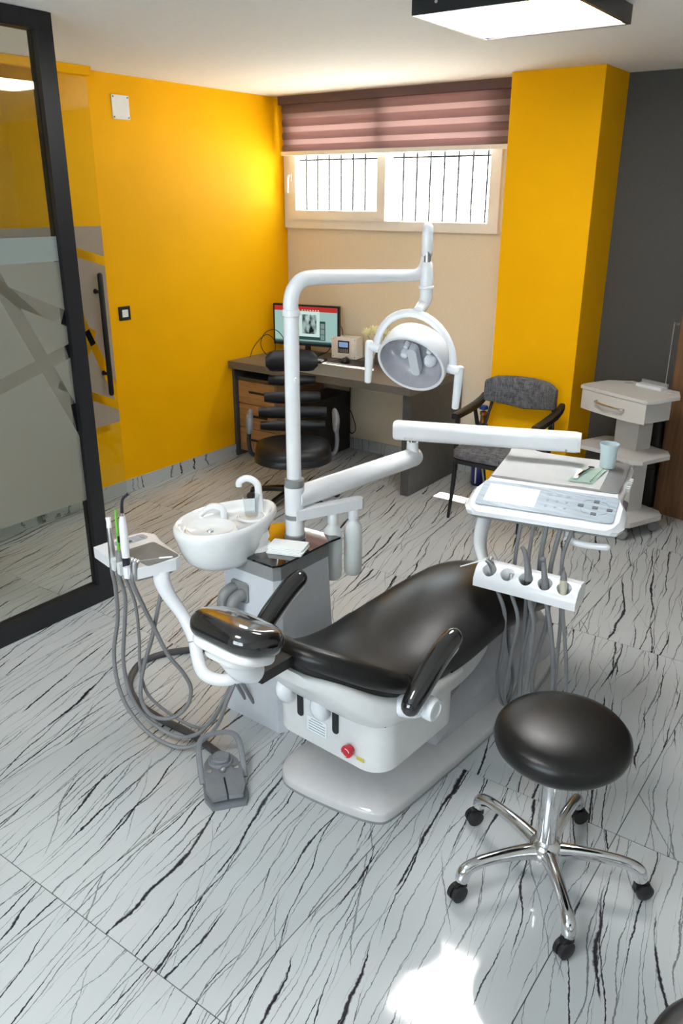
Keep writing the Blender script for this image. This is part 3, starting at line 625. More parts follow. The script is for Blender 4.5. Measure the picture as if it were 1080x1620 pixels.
# bottle bracket
MB().prism([(-.02, -.024), (.26, -.020), (.272, -.008), (.272, .012), (.26, .022), (-.02, .024)], .775, .815, T(-1.77, 2.2, 0, R(64)), .006).obj('bottle_bracket', M_WHITE, unit, True)
def bottle(x, y, label):
    t = thing('water_bottle', label, 'bottle', T(x, y, .50), 'water bottles under the bracket')
    MB().lathe([(.0, .018), (.018, .004), (.026, .0), (.034, .01), (.036, .03), (.036, .185), (.033, .205), (.022, .222), (.018, .228), (.018, .236)], None, 24).obj('bottle_body', M_WATER, t)
    MB().lathe([(.021, .234), (.021, .27), (.017, .275)], None, 20).obj('cap', M_WHITE, t)
bottle(-1.668, 2.408, 'translucent white water bottle at the outer end of the bracket')
bottle(-1.706, 2.325, 'translucent white water bottle nearer the pole, half hidden by the cabinet')

# ================================================================== OPERATING LAMP
LE = Vector((-1.59, 2.75, 1.625))
lamp = thing('operating_lamp', 'white dental operating lamp with ring yoke and two handles', 'dental lamp', T(PXY[0], PXY[1], 1.53))
d = Vector((LE.x-PXY[0], LE.y-PXY[1], 0)); dn = d.normalized()
def along(s_, z): return (PXY[0]+dn.x*s_, PXY[1]+dn.y*s_, z)
MB().tube([along(0, 1.535), along(0, 1.56), along(.012, 1.60), along(.04, 1.628), along(.085, 1.637), along(.2, 1.635), along(d.length-.07, 1.625), along(d.length-.03, 1.628), along(d.length-.008, 1.648), along(d.length, 1.69)], [.0265, .0265, .0265, .0265, .026, .0245, .0215, .021, .020, .017], 20, 5).obj('lamp_arm', M_WHITE, lamp, True, 60)
MB().rod([(LE.x+.012, LE.y-.01, 1.705), (LE.x+.012, LE.y-.01, 1.79)], [.0215, .0205], 18, 4, flat=1.0).obj('spring_cap', M_WHITE, lamp, True)
HX, HY = LE.x+.018, LE.y-.016
MB().lathe([(.013, 1.66), (.013, 1.71)], T(HX, HY, 0), 18).obj('chrome_pin', M_STEEL, lamp, True)
MB().lathe([(.0245, 1.585), (.0255, 1.60), (.0245, 1.63), (.019, 1.668), (.017, 1.672)], T(HX, HY, 0), 24).obj('joint_upper', M_WHITE, lamp, True)
MB().lathe([(.0245, 1.574), (.029, 1.577), (.029, 1.584), (.0245, 1.587)], T(HX, HY, 0), 24).obj('joint_ring', M_WHITE, lamp, True)
LC = Vector((-1.548, 2.622, 1.335))
ln = Vector((.115, -.834, -.54)).normalized()
la = Vector((.893, .304, -.16)); la = (la-ln*la.dot(ln)).normalized()
ztop = LC+Vector((0, 0, 1))*.158+Vector((-.008, .03, 0))
MB().tube([(HX, HY, 1.578), (HX, HY, 1.545), (HX-.006, HY-.012, 1.515), tuple(ztop+Vector((0, 0, .008)))], [.0245, .0245, .023, .019], 20, 5).obj('joint_lower', M_WHITE, lamp, True, 60)
yk = []
uph = (ztop-LC)
for k in range(17):
    a = math.pi*k/16; yk.append(tuple(LC+la*(-.152*math.cos(a))+uph*math.sin(a)))
MB().tube(yk, .0165, 16, 1, flat=.62).obj('yoke', M_WHITE, lamp, True, 60)
MF = frame(LC, ln, la)
# shade: open towards ln (local +z)
MB().lathe([(.03, -.070), (.09, -.068), (.122, -.056), (.131, -.030), (.134, .030), (.131, .036), (.122, .036), (.118, .02), (.112, -.022), (.09, -.040), (.05, -.046), (.012, -.047)], MF, 40).obj('lamp_shade', M_WHITE, lamp, True, 50)
refl = MB().lathe([(.1205, .034), (.1165, .02), (.109, -.018), (.088, -.036), (.05, -.042), (.01, -.043)], MF, 40, caps=(0, 1)).obj('reflector', M_LAMPIN, lamp, True, 60)
MB().prism(rrect(.035, .13, .017, 6), -.030, .004, MF @ T(.0, -.02, 0, R(12)), .004).obj('lens_bridge', M_LGREY, lamp, True)
for dx, dy, r_ in ((.055, -.02, .024), (.05, .035, .012), (-.045, -.015, .018), (-.04, .03, .012)):
    MB().lathe([(r_, -.036), (r_, -.022), (r_*.7, -.012), (.001, -.008)], MF @ T(dx, dy, 0), 18).obj('lens', M_LENS, lamp, True)
for s_ in (-1, 1):
    p = LC+la*(.150*s_); q = p+la*(.028*s_)
    MB().tube([tuple(LC+la*(.128*s_)), tuple(p), tuple(q)], [.018, .018, .016], 14, 1).obj('pivot', M_WHITE, lamp, True)
    hdir = Vector((-.02*s_-.02, -.06, -1)).normalized()
    MB().rod([tuple(q+Vector((0, 0, .012))), tuple(q+hdir*.05), tuple(q+hdir*.135)], [.010, .0095, .008], 14, 4, flat=1.7, uphint=tuple(fw)).obj('handle', M_WHITE, lamp, True, 60)

# ================================================================== DELIVERY UNIT (arms, console, handpiece holder)
deliv = thing('instrument_delivery_unit', 'white swing arm carrying instrument console with control panel and holder', 'dental console', T(PXY[0], PXY[1], .80))
J = Vector((-1.695, 2.885, .855))
a0 = Vector((PXY[0], PXY[1], .853)); dj = (J-a0).normalized()
MB().tube([tuple(a0+dj*.0), tuple(a0+dj*.3), tuple(a0+dj*.62), tuple(J+dj*.01), tuple(J+dj*.03), tuple(J+dj*.042)], [.043, .042, .041, .041, .036, .015], 24, 1).obj('lower_arm', M_WHITE, deliv, True, 60)
MB().lathe([(.030, .88), (.026, .895), (.025, .925)], T(J.x, J.y, 0), 20).obj('joint_boss', M_WHITE, deliv, True)
MB().lathe([(.017, .915), (.017, .945)], T(J.x, J.y, 0), 18).obj('joint_pin', M_CHROME, deliv, True)
A0 = Vector((-1.765, 2.848, .975)); A1 = Vector((-1.045, 3.075, .99)); da = (A1-A0)
ya = math.atan2(da.y, da.x)
MA = Matrix.Translation(A0) @ Matrix.Rotation(ya, 4, 'Z') @ Matrix.Rotation(-math.atan2(da.z, da.xy.length), 4, 'Y')
sec = rrect(.066, .082, .026, 5)
ua = MB().loft([[(x, a, b) for a, b in [(p[0]*k, p[1]*k) for p in sec]] for x, k in ((0, .9), (.008, 1), (da.length-.012, 1), (da.length-.004, .97))], True, MA).obj('upper_arm', M_WHITE, deliv, True, 35)
MB().loft([[(x, p[0]*.93, p[1]*.93) for p in sec] for x in (da.length-.004, da.length+.008)], True, MA).obj('arm_end_cap', M_WARMW, ua, True)
for sx, sz in ((.055, -.026), (.078, -.026), (da.length-.045, -.028)): MB().lathe([(.005, 0), (.005, .003), (.0025, .003)], MA @ T(sx, -.0325, sz, 0, R(90)), 12).obj('screw', M_STEEL, ua, True)
MK = T(-1.062, 2.965, 0, R(11))
# console body: flat rear, control panel sloping down at the front
def conring(ly, zt, zb, hw, ch=.014): return [(-hw, ly, zb), (hw, ly, zb), (hw+.006, ly, zb+ch), (hw, ly, zt-ch), (hw-ch, ly, zt), (-hw+ch, ly, zt), (-hw, ly, zt-ch), (-hw-.006, ly, zb+ch)]
con = MB().loft([conring(.20, .893, .87, .235), conring(.185, .897, .862, .245), conring(-.175, .897, .85, .248), conring(-.205, .894, .845, .25), conring(-.27, .876, .828, .278), conring(-.35, .851, .815, .278), conring(-.385, .840, .812, .262), conring(-.398, .830, .815, .24)], True, MK).obj('console', M_WHITE, deliv, True, 35)
MB().prism(rrect(.53, .36, .04, 5, 0, -.20), .800, .822, MK, .006).obj('console_underside', M_MGREY, deliv, True)
trayp = MB(); trayp.prism(rrect(.475, .385, .02, 5, 0, .005), .897, .900, MK, .001)
trayp.obj('steel_tray', M_TRAY, deliv, True)
MP = MK @ T(0, -.295, .8705, 0, R(17.2))
cp = MB().prism(rrect(.49, .152, .014, 4), 0, .003, MP, .001).obj('control_panel', M_PANEL, deliv, True, label='silver blue membrane control panel under clear film')
MB().prism(rrect(.185, .105, .002, 2, -.125, .002), .003, .0042, MP).obj('display', M_SCREENW, cp, True, 0)
for (kx, ky) in ((.165, .038), (.115, .012), (.165, .0), (.215, -.002), (.165, -.036)):
    ky = {.038: .036, .012: .003, .0: .0, -.002: -.003, -.036: -.036}[ky]
    MB().prism(rrect(.020, .015, .003, 3, kx+.008, ky-.002), .003, .0048, MP).obj('key', M_KEY, cp, True)
for q in ([(.128, .012), (.130, .030), (.142, .037), (.158, .037)], [(.190, .037), (.206, .033), (.216, .020), (.220, .008)], [(.126, -.012), (.130, -.030), (.142, -.038), (.158, -.039)], [(.190, -.039), (.206, -.034), (.216, -.024), (.220, -.014)]):
    MB().tube([(a, b, .0035) for a, b in q], .0007, 5, 3, MP).obj('key_link_line', M_ICON, cp, True)
for i in range(3):
    for j in range(3):
        cx_, cy_ = .005+.034*i, .040-.036*j
        ic = MB()
        if j == 0:
            for a, b in (((-.010, -.006), (.010, -.0052)), ((-.010, .0052), (.010, .006)), ((-.010, -.006), (-.0092, .006)), ((.0092, -.006), (.010, .006))): ic.b2((cx_+a[0], cy_+a[1], .003), (cx_+b[0], cy_+b[1], .0036), MP)
        else: ic.lathe([(.0055, .003), (.0055, .0036), (.004, .0036)], MP @ T(cx_, cy_, 0), 12)
        ic.b2((cx_-.004, cy_-.001, .003), (cx_+.004, cy_+.001, .0036), MP)
        ic.obj('panel_icon', M_ICON, cp, True, 0)
for k in range(8): MB().b2((.135+.0085*k, .058, .003), (.141+.0085*k, .061, .0035), MP).obj('printed_mark', M_ICON, cp, True, 0)
for k in range(6): MB().box((.256, .06-.024*k, .875), (.014, .009, .014), MK, .003).obj('side_knob', M_WHITE, deliv, True)
# grab handle
MB().tube([(.10, -.335, .812), (.10, -.345, .785), (.102, -.36, .768)], [.017, .017, .018], 14, 3, MK).obj('handle_post', M_WHITE, deliv, True)
MB().lathe([(.0175, 0), (.0175, .012)], MK @ T(.10, -.338, .795), 16).obj('post_collar', M_MGREY, deliv, True)
gh = MB().rod([(.10, -.362, .762), (.14, -.368, .758), (.19, -.372, .758), (.235, -.376, .764)], [.0165, .014, .012, .013], 14, 4, MK).obj('grab_handle', M_WHITE, deliv, True)
MB().lathe([(.008, 0), (.008, .004), (.003, .005)], MK @ T(.10, -.378, .762, 0, R(90)), 14).obj('handle_bolt', M_CHROME, gh, True)
# holder bracket and bar
MB().tube([(-1.20, 2.62, .82), (-1.205, 2.59, .77), (-1.19, 2.54, .71), (-1.155, 2.50, .665), (-1.13, 2.475, .645)], [.035, .036, .035, .032, .030], 16, 5, None, .55).obj('holder_bracket', M_WHITE, deliv, True, 60)
MHd = T(-.962, 2.47, .635, R(3))
hp = [(-.055, -.035), (.03, -.040), (.052, -.01), (.05, .022), (.03, .042), (-.005, .045), (-.035, .028), (-.055, -.005)]
hold = MB().prism(hp, -.185, .185, MHd @ Matrix(((0, 0, 1, 0), (1, 0, 0, 0), (0, 1, 0, 0), (0, 0, 0, 1))), .008, 3, 20).obj('handpiece_holder', M_WHITE, deliv, True, 35)
HXS = [-.135, -.068, 0, .068, .135]
cs = []
for x_ in HXS:
    c_ = MB().lathe([(.015, -.12), (.017, -.012), (.034, .055)], MHd @ T(x_, -.022, .012, 0, R(28)), 24).obj('cutter', M_BLK, hold.parent, True)
    cs.append(c_)
cut(hold, cs)

# handpieces with their hoses
D = {}
D[1] = [(-1.085, 2.452, .625), (-1.065, 2.45, .58), (-1.032, 2.45, .50), (-1.029, 2.45, .374), (-1.047, 2.47, .223), (-1.044, 2.5, .11), (-1.025, 2.52, .086), (-1.015, 2.54, .196), (-1.05, 2.55, .343), (-1.06, 2.57, .467), (-1.058, 2.57, .561), (-1.06, 2.57, .676), (-1.061, 2.60, .81)]
D[2] = [(-1.018, 2.452, .625), (-1.01, 2.45, .58), (-.980, 2.45, .494), (-.991, 2.45, .361), (-1.008, 2.46, .215), (-1.019, 2.49, .117), (-1.01, 2.52, .087), (-.987, 2.54, .195), (-.991, 2.55, .366), (-1.005, 2.57, .538), (-1.009, 2.57, .689), (-1.013, 2.60, .81)]
D[3] = [(-.955, 2.452, .63), (-.942, 2.45, .57), (-.920, 2.45, .488), (-.922, 2.45, .359), (-.929, 2.46, .232), (-.95, 2.49, .145), (-.973, 2.52, .141), (-.985, 2.54, .292), (-.982, 2.57, .44), (-.965, 2.57, .575), (-.965, 2.57, .701), (-.965, 2.60, .81)]
D[4] = [(-.893, 2.452, .63), (-.880, 2.45, .58), (-.856, 2.45, .484), (-.835, 2.45, .365), (-.832, 2.46, .256), (-.867, 2.49, .167), (-.918, 2.52, .149), (-.939, 2.54, .227), (-.936, 2.57, .322), (-.918, 2.57, .448), (-.923, 2.57, .588), (-.923, 2.57, .687), (-.914, 2.60, .81)]
D[5] = [(-.828, 2.452, .63), (-.824, 2.45, .58), (-.805, 2.45, .476), (-.787, 2.45, .356), (-.784, 2.46, .248), (-.807, 2.49, .169), (-.838, 2.52, .194), (-.854, 2.54, .313), (-.866, 2.57, .452), (-.879, 2.57, .625), (-.885, 2.57, .722), (-.873, 2.60, .81)]
def hpiece(i, label): 
    t = thing('dental_handpiece', label, 'handpiece', Matrix.Translation(D[i][0]), 'handpieces in the console holder')
    MB().tube(D[i], .0085 if i in (3, 4) else .0072, 10, 5).obj('hose', M_HOSE, t, True, 60); return t
t = hpiece(1, 'three-way syringe with thin white tip, leftmost in the holder')
MB().tube([(-1.085, 2.452, .61), (-1.088, 2.447, .66), (-1.10, 2.44, .69), (-1.112, 2.434, .70)], [.010, .011, .012, .010], 12, 4).ball((-1.096, 2.438, .704), .010).obj('syringe_body', M_STEEL, t, True)
MB().tube([(-1.112, 2.434, .70), (-1.150, 2.405, .685), (-1.185, 2.38, .672)], [.0035, .0025, .0022], 8, 3).obj('tip', M_PAPER, t, True)
t = hpiece(2, 'bare hose coupling, second from left in the holder')
MB().tube([(-1.018, 2.452, .62), (-1.019, 2.452, .65), (-1.02, 2.452, .662)], [.010, .010, .007], 12, 1).obj('coupling', M_STEEL, t, True)
t = hpiece(3, 'dark grey angled handpiece, tallest in the middle of the holder')
MB().tube([(-.955, 2.452, .62), (-.958, 2.456, .66), (-.972, 2.465, .715), (-.984, 2.47, .745), (-.999, 2.478, .760)], [.0125, .0145, .010, .009, .007], 12, 5).obj('handpiece_body', M_HOSE, t, True)
MB().tube([(-.954, 2.452, .622), (-.957, 2.455, .652)], [.0165, .0165], 14, 1).obj('dark_collar', M_BLK, t, True)
t = hpiece(4, 'slim grey handpiece, fourth from left in the holder')
MB().tube([(-.893, 2.452, .62), (-.897, 2.454, .66), (-.908, 2.462, .705), (-.915, 2.468, .735)], [.011, .012, .009, .0075], 12, 5).ball((-.916, 2.466, .74), .010).obj('handpiece_body', M_HOSE, t, True)
t = hpiece(5, 'cream gripped scaler with pointed tip, rightmost in the holder')
MB().tube([(-.828, 2.452, .62), (-.831, 2.454, .66), (-.834, 2.456, .69)], [.011, .0125, .0125], 12, 3).obj('grip', M_CREAMG, t, True)
MB().tube([(-.834, 2.456, .69), (-.836, 2.458, .712), (-.837, 2.459, .722), (-.837, 2.457, .736)], [.0125, .009, .003, .0012], 12, 2).obj('scaler_tip', M_HOSE, t, True)

# things lying on the console
paper = MB(); nx, ny = 20, 10; vs_ = []; fs = []
for j in range(ny+1):
    for i in range(nx+1):
        u, v = i/nx, j/ny
        x = -.232+.40*u; y = -.178+.375*v
        zz = .9015+.030*max(0, (.25-u))*4*(v**2)*.25+(.020*max(0, v-.80)*5*max(0, 1-u*3.2))+.0012*math.sin(9*u+5*v)
        vs_.append((x-.01*v*(1-u), y+.012*max(0, 1-u*4)*v, zz))
for j in range(ny):
    for i in range(nx): a = j*(nx+1)+i; fs.append((a, a+1, a+nx+2, a+nx+1))
V, F = paper._add(vs_, fs, MK)
bmesh.ops.solidify(paper.bm, geom=F, thickness=.0008)
tag(paper.obj('tray_paper', M_PAPER, smooth=60), 'white paper liner curling up on the console tray', 'paper')
po = thing('sterilization_pouch', 'pale green sterilization pouch holding small steel mirror on console tray', 'pouch', MK @ T(.09, -.035, .903))
pk = MB(); pv = []; pf = []
for j in range(9):
    for i in range(6):
        u, v = i/5, j/8; pv.append((-.045+.09*u+.025*v, -.10+.2*v, .002+.010*math.sin(math.pi*u)*math.sin(math.pi*v)+.002*math.sin(7*v+3*u)))
for j in range(8):
    for i in range(5): a = j*6+i; pf.append((a, a+1, a+7, a+6))
V, F = pk._add(pv, pf); bmesh.ops.solidify(pk.bm, geom=F, thickness=.001)
pk.obj('pouch_sheet', M_POUCH, po, smooth=60)
MB().tube([(-.015, -.06, .015), (.0, 0, .018), (.012, .04, .017)], [.0045, .004, .003], 8, 3).obj('mirror_handle', M_CHROME, po)
MB().lathe([(.001, 0), (.012, 0), (.012, .002), (.001, .002)], T(.016, .058, .016), 16).obj('mirror_head', M_CHROME, po)
for k in range(10): MB().b2((.033+.0025*k, -.085+.019*k, .0065), (.036+.0025*k, -.075+.019*k, .008)).obj('printed_mark', M_LEAF, po, smooth=0)
MB().b2((-.028, -.085, .0105), (-.012, .03, .0125)).obj('inner_strip', M_PAPER, po, smooth=30)
cupo = thing('plastic_cup', 'pale blue plastic cup on the console tray corner', 'cup', MK @ T(.155, .105, .9025))
MB().lathe([(.0, .001), (.028, .001), (.029, .004), (.032, .068), (.034, .078), (.0365, .088), (.0372, .098), (.0355, .098), (.033, .08), (.0305, .066), (.0275, .006), (0, .006)], None, 28).obj('cup_wall', M_CUP, cupo, smooth=50)
MB().lathe([(.0, .078), (.0325, .078)], None, 24).obj('water', M_CLEAR, cupo)

# tumbler and tissues on the cuspidor
tum = MB().lathe([(.0, .001), (.022, .001), (.024, .005), (.032, .082), (.0335, .084), (.032, .0835), (.0235, .008), (0, .005)], MBW @ T(.02, .10, .787), 26).obj('clear_tumbler', M_CLEAR, smooth=50)
tag(tum, 'clear plastic tumbler standing under the bowl spout', 'tumbler')
tis = thing('tissue_stack', 'stack of folded white tissues on black cabinet top', 'tissues', T(-1.735, 2.085, .696, R(20)))
for k in range(5):
    MB().prism(rrect(.135-.004*(k % 2), .088-.003*k, .006, 2, .003*(k % 3), .002*k), .0045*k, .0045*k+.004, None, .0012).obj('tissue', M_PAPER, tis)

# ================================================================== ASSISTANT CONSOLE
MS = T(-2.072, 1.69, 0, R(-10))
asst = thing('assistant_console', 'small white assistant console with grey mat on bent white arm', 'assistant console', T(-1.70, 1.75, .36))
cont = [(-.145, -.095), (.08, -.108), (.115, -.085), (.142, .055), (.125, .085), (-.03, .105), (-.10, .125), (-.145, .10), (-.155, .0)]
body = MB().prism(cont, .705, .745, MS, .012, 3, 20).obj('console_body', M_WHITE, asst, True, 40)
MB().prism([(x*.86, y*.84) for x, y in cont], .69, .707, MS).obj('console_underside', M_MGREY, asst, True)
cs = []
SX = [-.026, .018, .062, .102]
for x_ in SX: cs.append(MB().b2((x_-.011, -.16, .68), (x_+.011, -.072, .78), MS, .009, 2).obj('cutter', M_BLK, body.parent, True))
cut(body, cs)
MB().prism(rrect(.165, .125, .012, 4, .045, .018), .745, .748, MS, .001).obj('rubber_mat', M_MATG, asst, True)
MB().prism(rrect(.05, .125, .016, 4, -.108, .03), .745, .7465, MS, .0005).obj('key_pad', M_PANEL, asst, True)
for (a, b) in ((-.122, -.005), (-.100, -.002), (-.120, .018), (-.098, .022)): MB().prism(rrect(.014, .012, .003, 2, a, b), .7465, .749, MS).obj('key', M_KEY, asst, True)
MB().prism(rrect(.022, .012, .003, 2, -.105, .075), .7465, .748, MS).obj('key', M_ICON, asst, True)
ATUBE = [(-1.66, 1.92, .36), (-1.66, 1.80, .36), (-1.69, 1.715, .36), (-1.735, 1.684, .36), (-1.785, 1.678, .372), (-1.822, 1.693, .41), (-1.848, 1.706, .47), (-1.895, 1.709, .54), (-1.934, 1.690, .61), (-1.955, 1.68, .665), (-1.965, 1.685, .70)]
MB().tube(ATUBE, [.022]*8+[.024, .028, .032], 18, 5).obj('arm_tube', M_WHITE, asst, True, 60)
MB().lathe([(.0225, 0), (.0225, .004)], frame((-1.846, 1.704, .462), (-.42, .1, .9)), 20).obj('arm_seam', M_MGREY, asst, True)
H = {}
H[1] = [(-2.112, 1.605, .735), (-2.111, 1.598, .70), (-2.118, 1.61, .62), (-2.152, 1.63, .48), (-2.187, 1.625, .34), (-2.166, 1.61, .22), (-2.111, 1.608, .12), (-2.012, 1.618, .05), (-1.902, 1.653, .022), (-1.837, 1.703, .05), (-1.762, 1.714, .15), (-1.695, 1.694, .28), (-1.672, 1.72, .36)]
H[2] = [(-2.069, 1.598, .735), (-2.068, 1.590, .70), (-2.078, 1.615, .60), (-2.125, 1.636, .46), (-2.162, 1.643, .30), (-2.132, 1.633, .18), (-2.068, 1.643, .09), (-1.954, 1.674, .04), (-1.873, 1.708, .06), (-1.79, 1.722, .16), (-1.714, 1.704, .28), (-1.672, 1.72, .37)]
H[3] = [(-2.025, 1.593, .735), (-2.024, 1.583, .70), (-2.04, 1.625, .58), (-2.07, 1.651, .42), (-2.087, 1.656, .28), (-2.084, 1.68, .16), (-2.018, 1.721, .08), (-1.914, 1.748, .05), (-1.816, 1.735, .12), (-1.722, 1.702, .26), (-1.669, 1.72, .37)]
H[4] = [(-1.985, 1.590, .735), (-1.984, 1.578, .70), (-1.992, 1.615, .60), (-2.0, 1.661, .49), (-1.985, 1.703, .36), (-1.945, 1.734, .28), (-1.929, 1.75, .21), (-1.939, 1.731, .14), (-1.978, 1.685, .10), (-2.046, 1.655, .10), (-2.079, 1.64, .17), (-2.08, 1.662, .28), (-2.034, 1.678, .42), (-1.988, 1.681, .56), (-1.958, 1.69, .68)]
def inst(i, name, label, cat):
    t = thing(name, label, cat, Matrix.Translation(H[i][0]))
    MB().tube(H[i], .0075 if i != 3 else .0058, 10, 5).obj('hose', M_HOSE, t, True, 60); return t
t = inst(1, 'suction_handpiece', 'grey suction handpiece with white tip, leftmost on assistant console', 'suction tool')
q = Vector(H[1][0])
MB().tube([q+Vector((0, 0, -.035)), q+Vector((-.001, .002, .03)), q+Vector((-.004, .004, .085)), q+Vector((-.007, .006, .115))], [.011, .012, .010, .009], 14, 4).obj('handle', M_STEEL, t, True)
MB().tube([q+Vector((-.007, .006, .115)), q+Vector((-.009, .008, .135)), q+Vector((-.012, .010, .15))], [.009, .008, .010], 12, 2).obj('tip', M_PAPER, t, True)
t = inst(2, 'saliva_ejector', 'saliva ejector with slim green tube on assistant console', 'suction tool')
q = Vector(H[2][0])
MB().tube([q+Vector((0, 0, -.035)), q+Vector((0, .002, .01)), q+Vector((0, .004, .045))], [.012, .012, .010], 14, 2).obj('handle', M_MGREY, t, True)
MB().tube([q+Vector((0, .004, .045)), q+Vector((-.003, .008, .11)), q+Vector((-.006, .012, .19))], .0048, 10, 3).obj('green_tube', M_GREEN, t, True)
t = inst(3, 'curing_light', 'white pen curing light with black bent tip on assistant console', 'curing light')
q = Vector(H[3][0])
MB().tube([q+Vector((.004, -.004, -.03)), q+Vector((0, 0, .0)), q+Vector((-.002, .002, .035))], [.0125, .013, .013], 16, 2).obj('base_grip', M_DKGREYM, t, True)
MB().tube([q+Vector((-.002, .002, .035)), q+Vector((-.006, .006, .09)), q+Vector((-.008, .008, .15)), q+Vector((-.006, .008, .182))], [.013, .0145, .013, .0085], 16, 4).obj('pen_body', M_WHITE, t, True)
MB().tube([q+Vector((-.006, .008, .182)), q+Vector((-.006, .008, .192))], [.0085, .0075], 14, 1).obj('metal_neck', M_CHROME, t, True)
MB().tube([q+Vector((-.006, .008, .192)), q+Vector((-.004, .010, .225)), q+Vector((.001, .013, .242)), q+Vector((.018, .024, .260))], [.006, .005, .005, .0055], 12, 4).obj('light_guide', M_DKGREYM, t, True)
MB().box(q+Vector((-.016, -.006, .10)), (.006, .010, .022), bevel=.002).obj('button', M_BLK, t, True)
t = inst(4, 'air_water_syringe', 'steel air water syringe lying across assistant console edge', 'syringe')
q = Vector(H[4][0])
MB().tube([q+Vector((0, 0, -.035)), q+Vector((0, .002, .01)), q+Vector((.002, .006, .03))], [.013, .014, .013], 14, 2).obj('syringe_body', M_STEEL, t, True)
for dx in (-.014, .0, .014): MB().ball(q+Vector((dx, .008, .034)), .008, None, 12, 8).obj('valve_button', M_CHROME, t, True)
MB().tube([q+Vector((.012, .012, .034)), q+Vector((.04, .045, .036)), q+Vector((.075, .085, .038))], [.0022, .0015, .0015], 8, 2).obj('needle', M_STEEL, t, True)
MB().tube([q+Vector((.055, .064, .037)), q+Vector((.085, .096, .038))], .003, 8, 1).obj('tip', M_PAPER, t, True)

# ================================================================== FOOT PEDAL
mpx = T(-1.655, 1.620, 0, math.atan2(-.63, .777)+R(90))
ped = thing('foot_pedal', 'slate grey foot control pedal with carrying loop on the floor', 'foot pedal', mpx)
def pedo(s_): return [(-.050*s_, -.125), (.055*s_, -.125), (.068*s_, -.075), (.066*s_, .02), (.058*s_, .07), (.035*s_, .108), (0, .118), (-.035*s_, .108), (-.058*s_, .07), (-.066*s_, .02), (-.068*s_, -.075)]
MB().prism(pedo(1.08), 0, .016, None, .004).obj('pedal_base', M_PEDAL, ped, smooth=40)
MB().prism([p for p in pedo(1.0) if p[1] > 0]+[(-.066, -.02), (.066, -.02)], .016, .046, None, .006).obj('pedal_body', M_PEDAL, ped, smooth=40)
MB().lathe([(.044, .044), (.044, .050), (.040, .054), (.036, .052), (.033, .054), (.033, .064), (.029, .068), (0, .068)], T(0, .068, 0), 30).obj('round_switch', M_PEDAL, ped)
for s_ in (-1, 1):
    MB().prism([(s_*.003, -.115), (s_*.050, -.118), (s_*.066, -.07), (s_*.064, -.012), (s_*.045, -.012), (s_*.045, -.004), (s_*.003, -.004)][::s_], .030, .048, T(0, 0, 0, 0, R(0)), .004).obj('treadle', M_PEDAL, ped, smooth=40)
    MB().lathe([(.0095, .044), (.0095, .050), (.006, .052), (0, .052)], T(s_*.046, .022, 0), 16).obj('rivet', M_STEEL, ped)
MB().lathe([(.012, .044), (.013, .050), (.008, .060), (0, .063)], T(0, .014, 0), 18).obj('chrome_button', M_CHROME, ped)
MB().tube([(-.072, -.01, .025), (-.074, .03, .05), (-.072, .09, .088), (-.060, .125, .105), (-.03, .142, .110), (.03, .142, .110), (.060, .125, .105), (.072, .09, .088), (.074, .03, .05), (.072, -.01, .025)], .0065, 8, 4, None, 1.6).obj('carrying_loop', M_PEDAL, ped)
CAB = [(-1.735, 1.69, .035), (-1.76, 1.712, .02), (-1.80, 1.721, .015), (-1.944, 1.741, .015), (-2.115, 1.740, .015), (-2.273, 1.767, .015), (-2.393, 1.838, .015), (-2.470, 1.963, .015), (-2.444, 2.085, .015), (-2.359, 2.187, .015), (-2.215, 2.278, .015), (-2.061, 2.34, .015), (-1.96, 2.33, .02)]
tag(MB().tube(CAB, .0145, 14, 6).obj('pedal_hose', M_HOSED, smooth=60), 'thick dark ribbed hose looping over the floor to the pedal', 'hose')

# ================================================================== STOOLS
def stool(x, y, label, a0=18):
    t = thing('rolling_stool', label, 'stool', T(x, y, 0), 'black rolling stools')
    MB().lathe([(.0, .437), (.13, .440), (.165, .452), (.182, .472), (.1875, .492), (.184, .512), (.170, .530), (.14, .542), (.09, .549), (.04, .552), (0, .5525)], T(.012, .008, .008, 0, R(1.5)), 56).obj('seat', M_LEATHER, t, smooth=60)
    MB().lathe([(.10, .425), (.11, .438), (.05, .438)], None, 28).obj('seat_plate', M_BLK, t)
    MB().lathe([(.0285, .09), (.0285, .345), (.026, .350)], None, 28).obj('column', M_CHROME, t)
    MB().lathe([(.0265, .349), (.0255, .368), (.017, .369)], None, 24).obj('column_collar', M_BLK, t)
    MB().lathe([(.0135, .36), (.0135, .43)], None, 16).obj('piston', M_STEEL, t)
    MB().lathe([(.02, .052), (.034, .07), (.05, .085), (.052, .105), (.042, .128), (.030, .14)], None, 28).obj('hub', M_CHROME, t)
    for k in range(5):
        a = R(a0+72*k); M = T(0, 0, 0, a)
        MB().rod([(.03, 0, .100), (.10, 0, .112), (.18, 0, .116), (.235, 0, .110), (.262, 0, .095), (.270, 0, .072)], [.027, .021, .018, .0185, .021, .021], 16, 5, M, .95).obj('leg', M_CHROME, t, smooth=60)
        ca = a+R((25, -40, 70, 15, -60)[k]); MW = T(.272*math.cos(a), .272*math.sin(a), 0, ca)
        c = MB().lathe([(.0, -.020), (.020, -.020), (.026, -.016), (.026, -.004), (.018, -.003), (.018, .003), (.026, .004), (.026, .016), (.020, .020), (0, .020)], MW @ T(.012, 0, .0265, 0, R(90)), 22)
        c.tube([(0, 0, .03), (0, 0, .062)], .008, 8, 1, MW).box((.004, 0, .046), (.040, .018, .018), MW, .005)
        c.obj('caster', M_BLK, t)
    return t
stool(-.604, 1.885, 'black round seat rolling stool with chrome star base in front of the chair')
stool(.03, 1.145, 'black round stool seat cut off by the bottom right corner', 30)

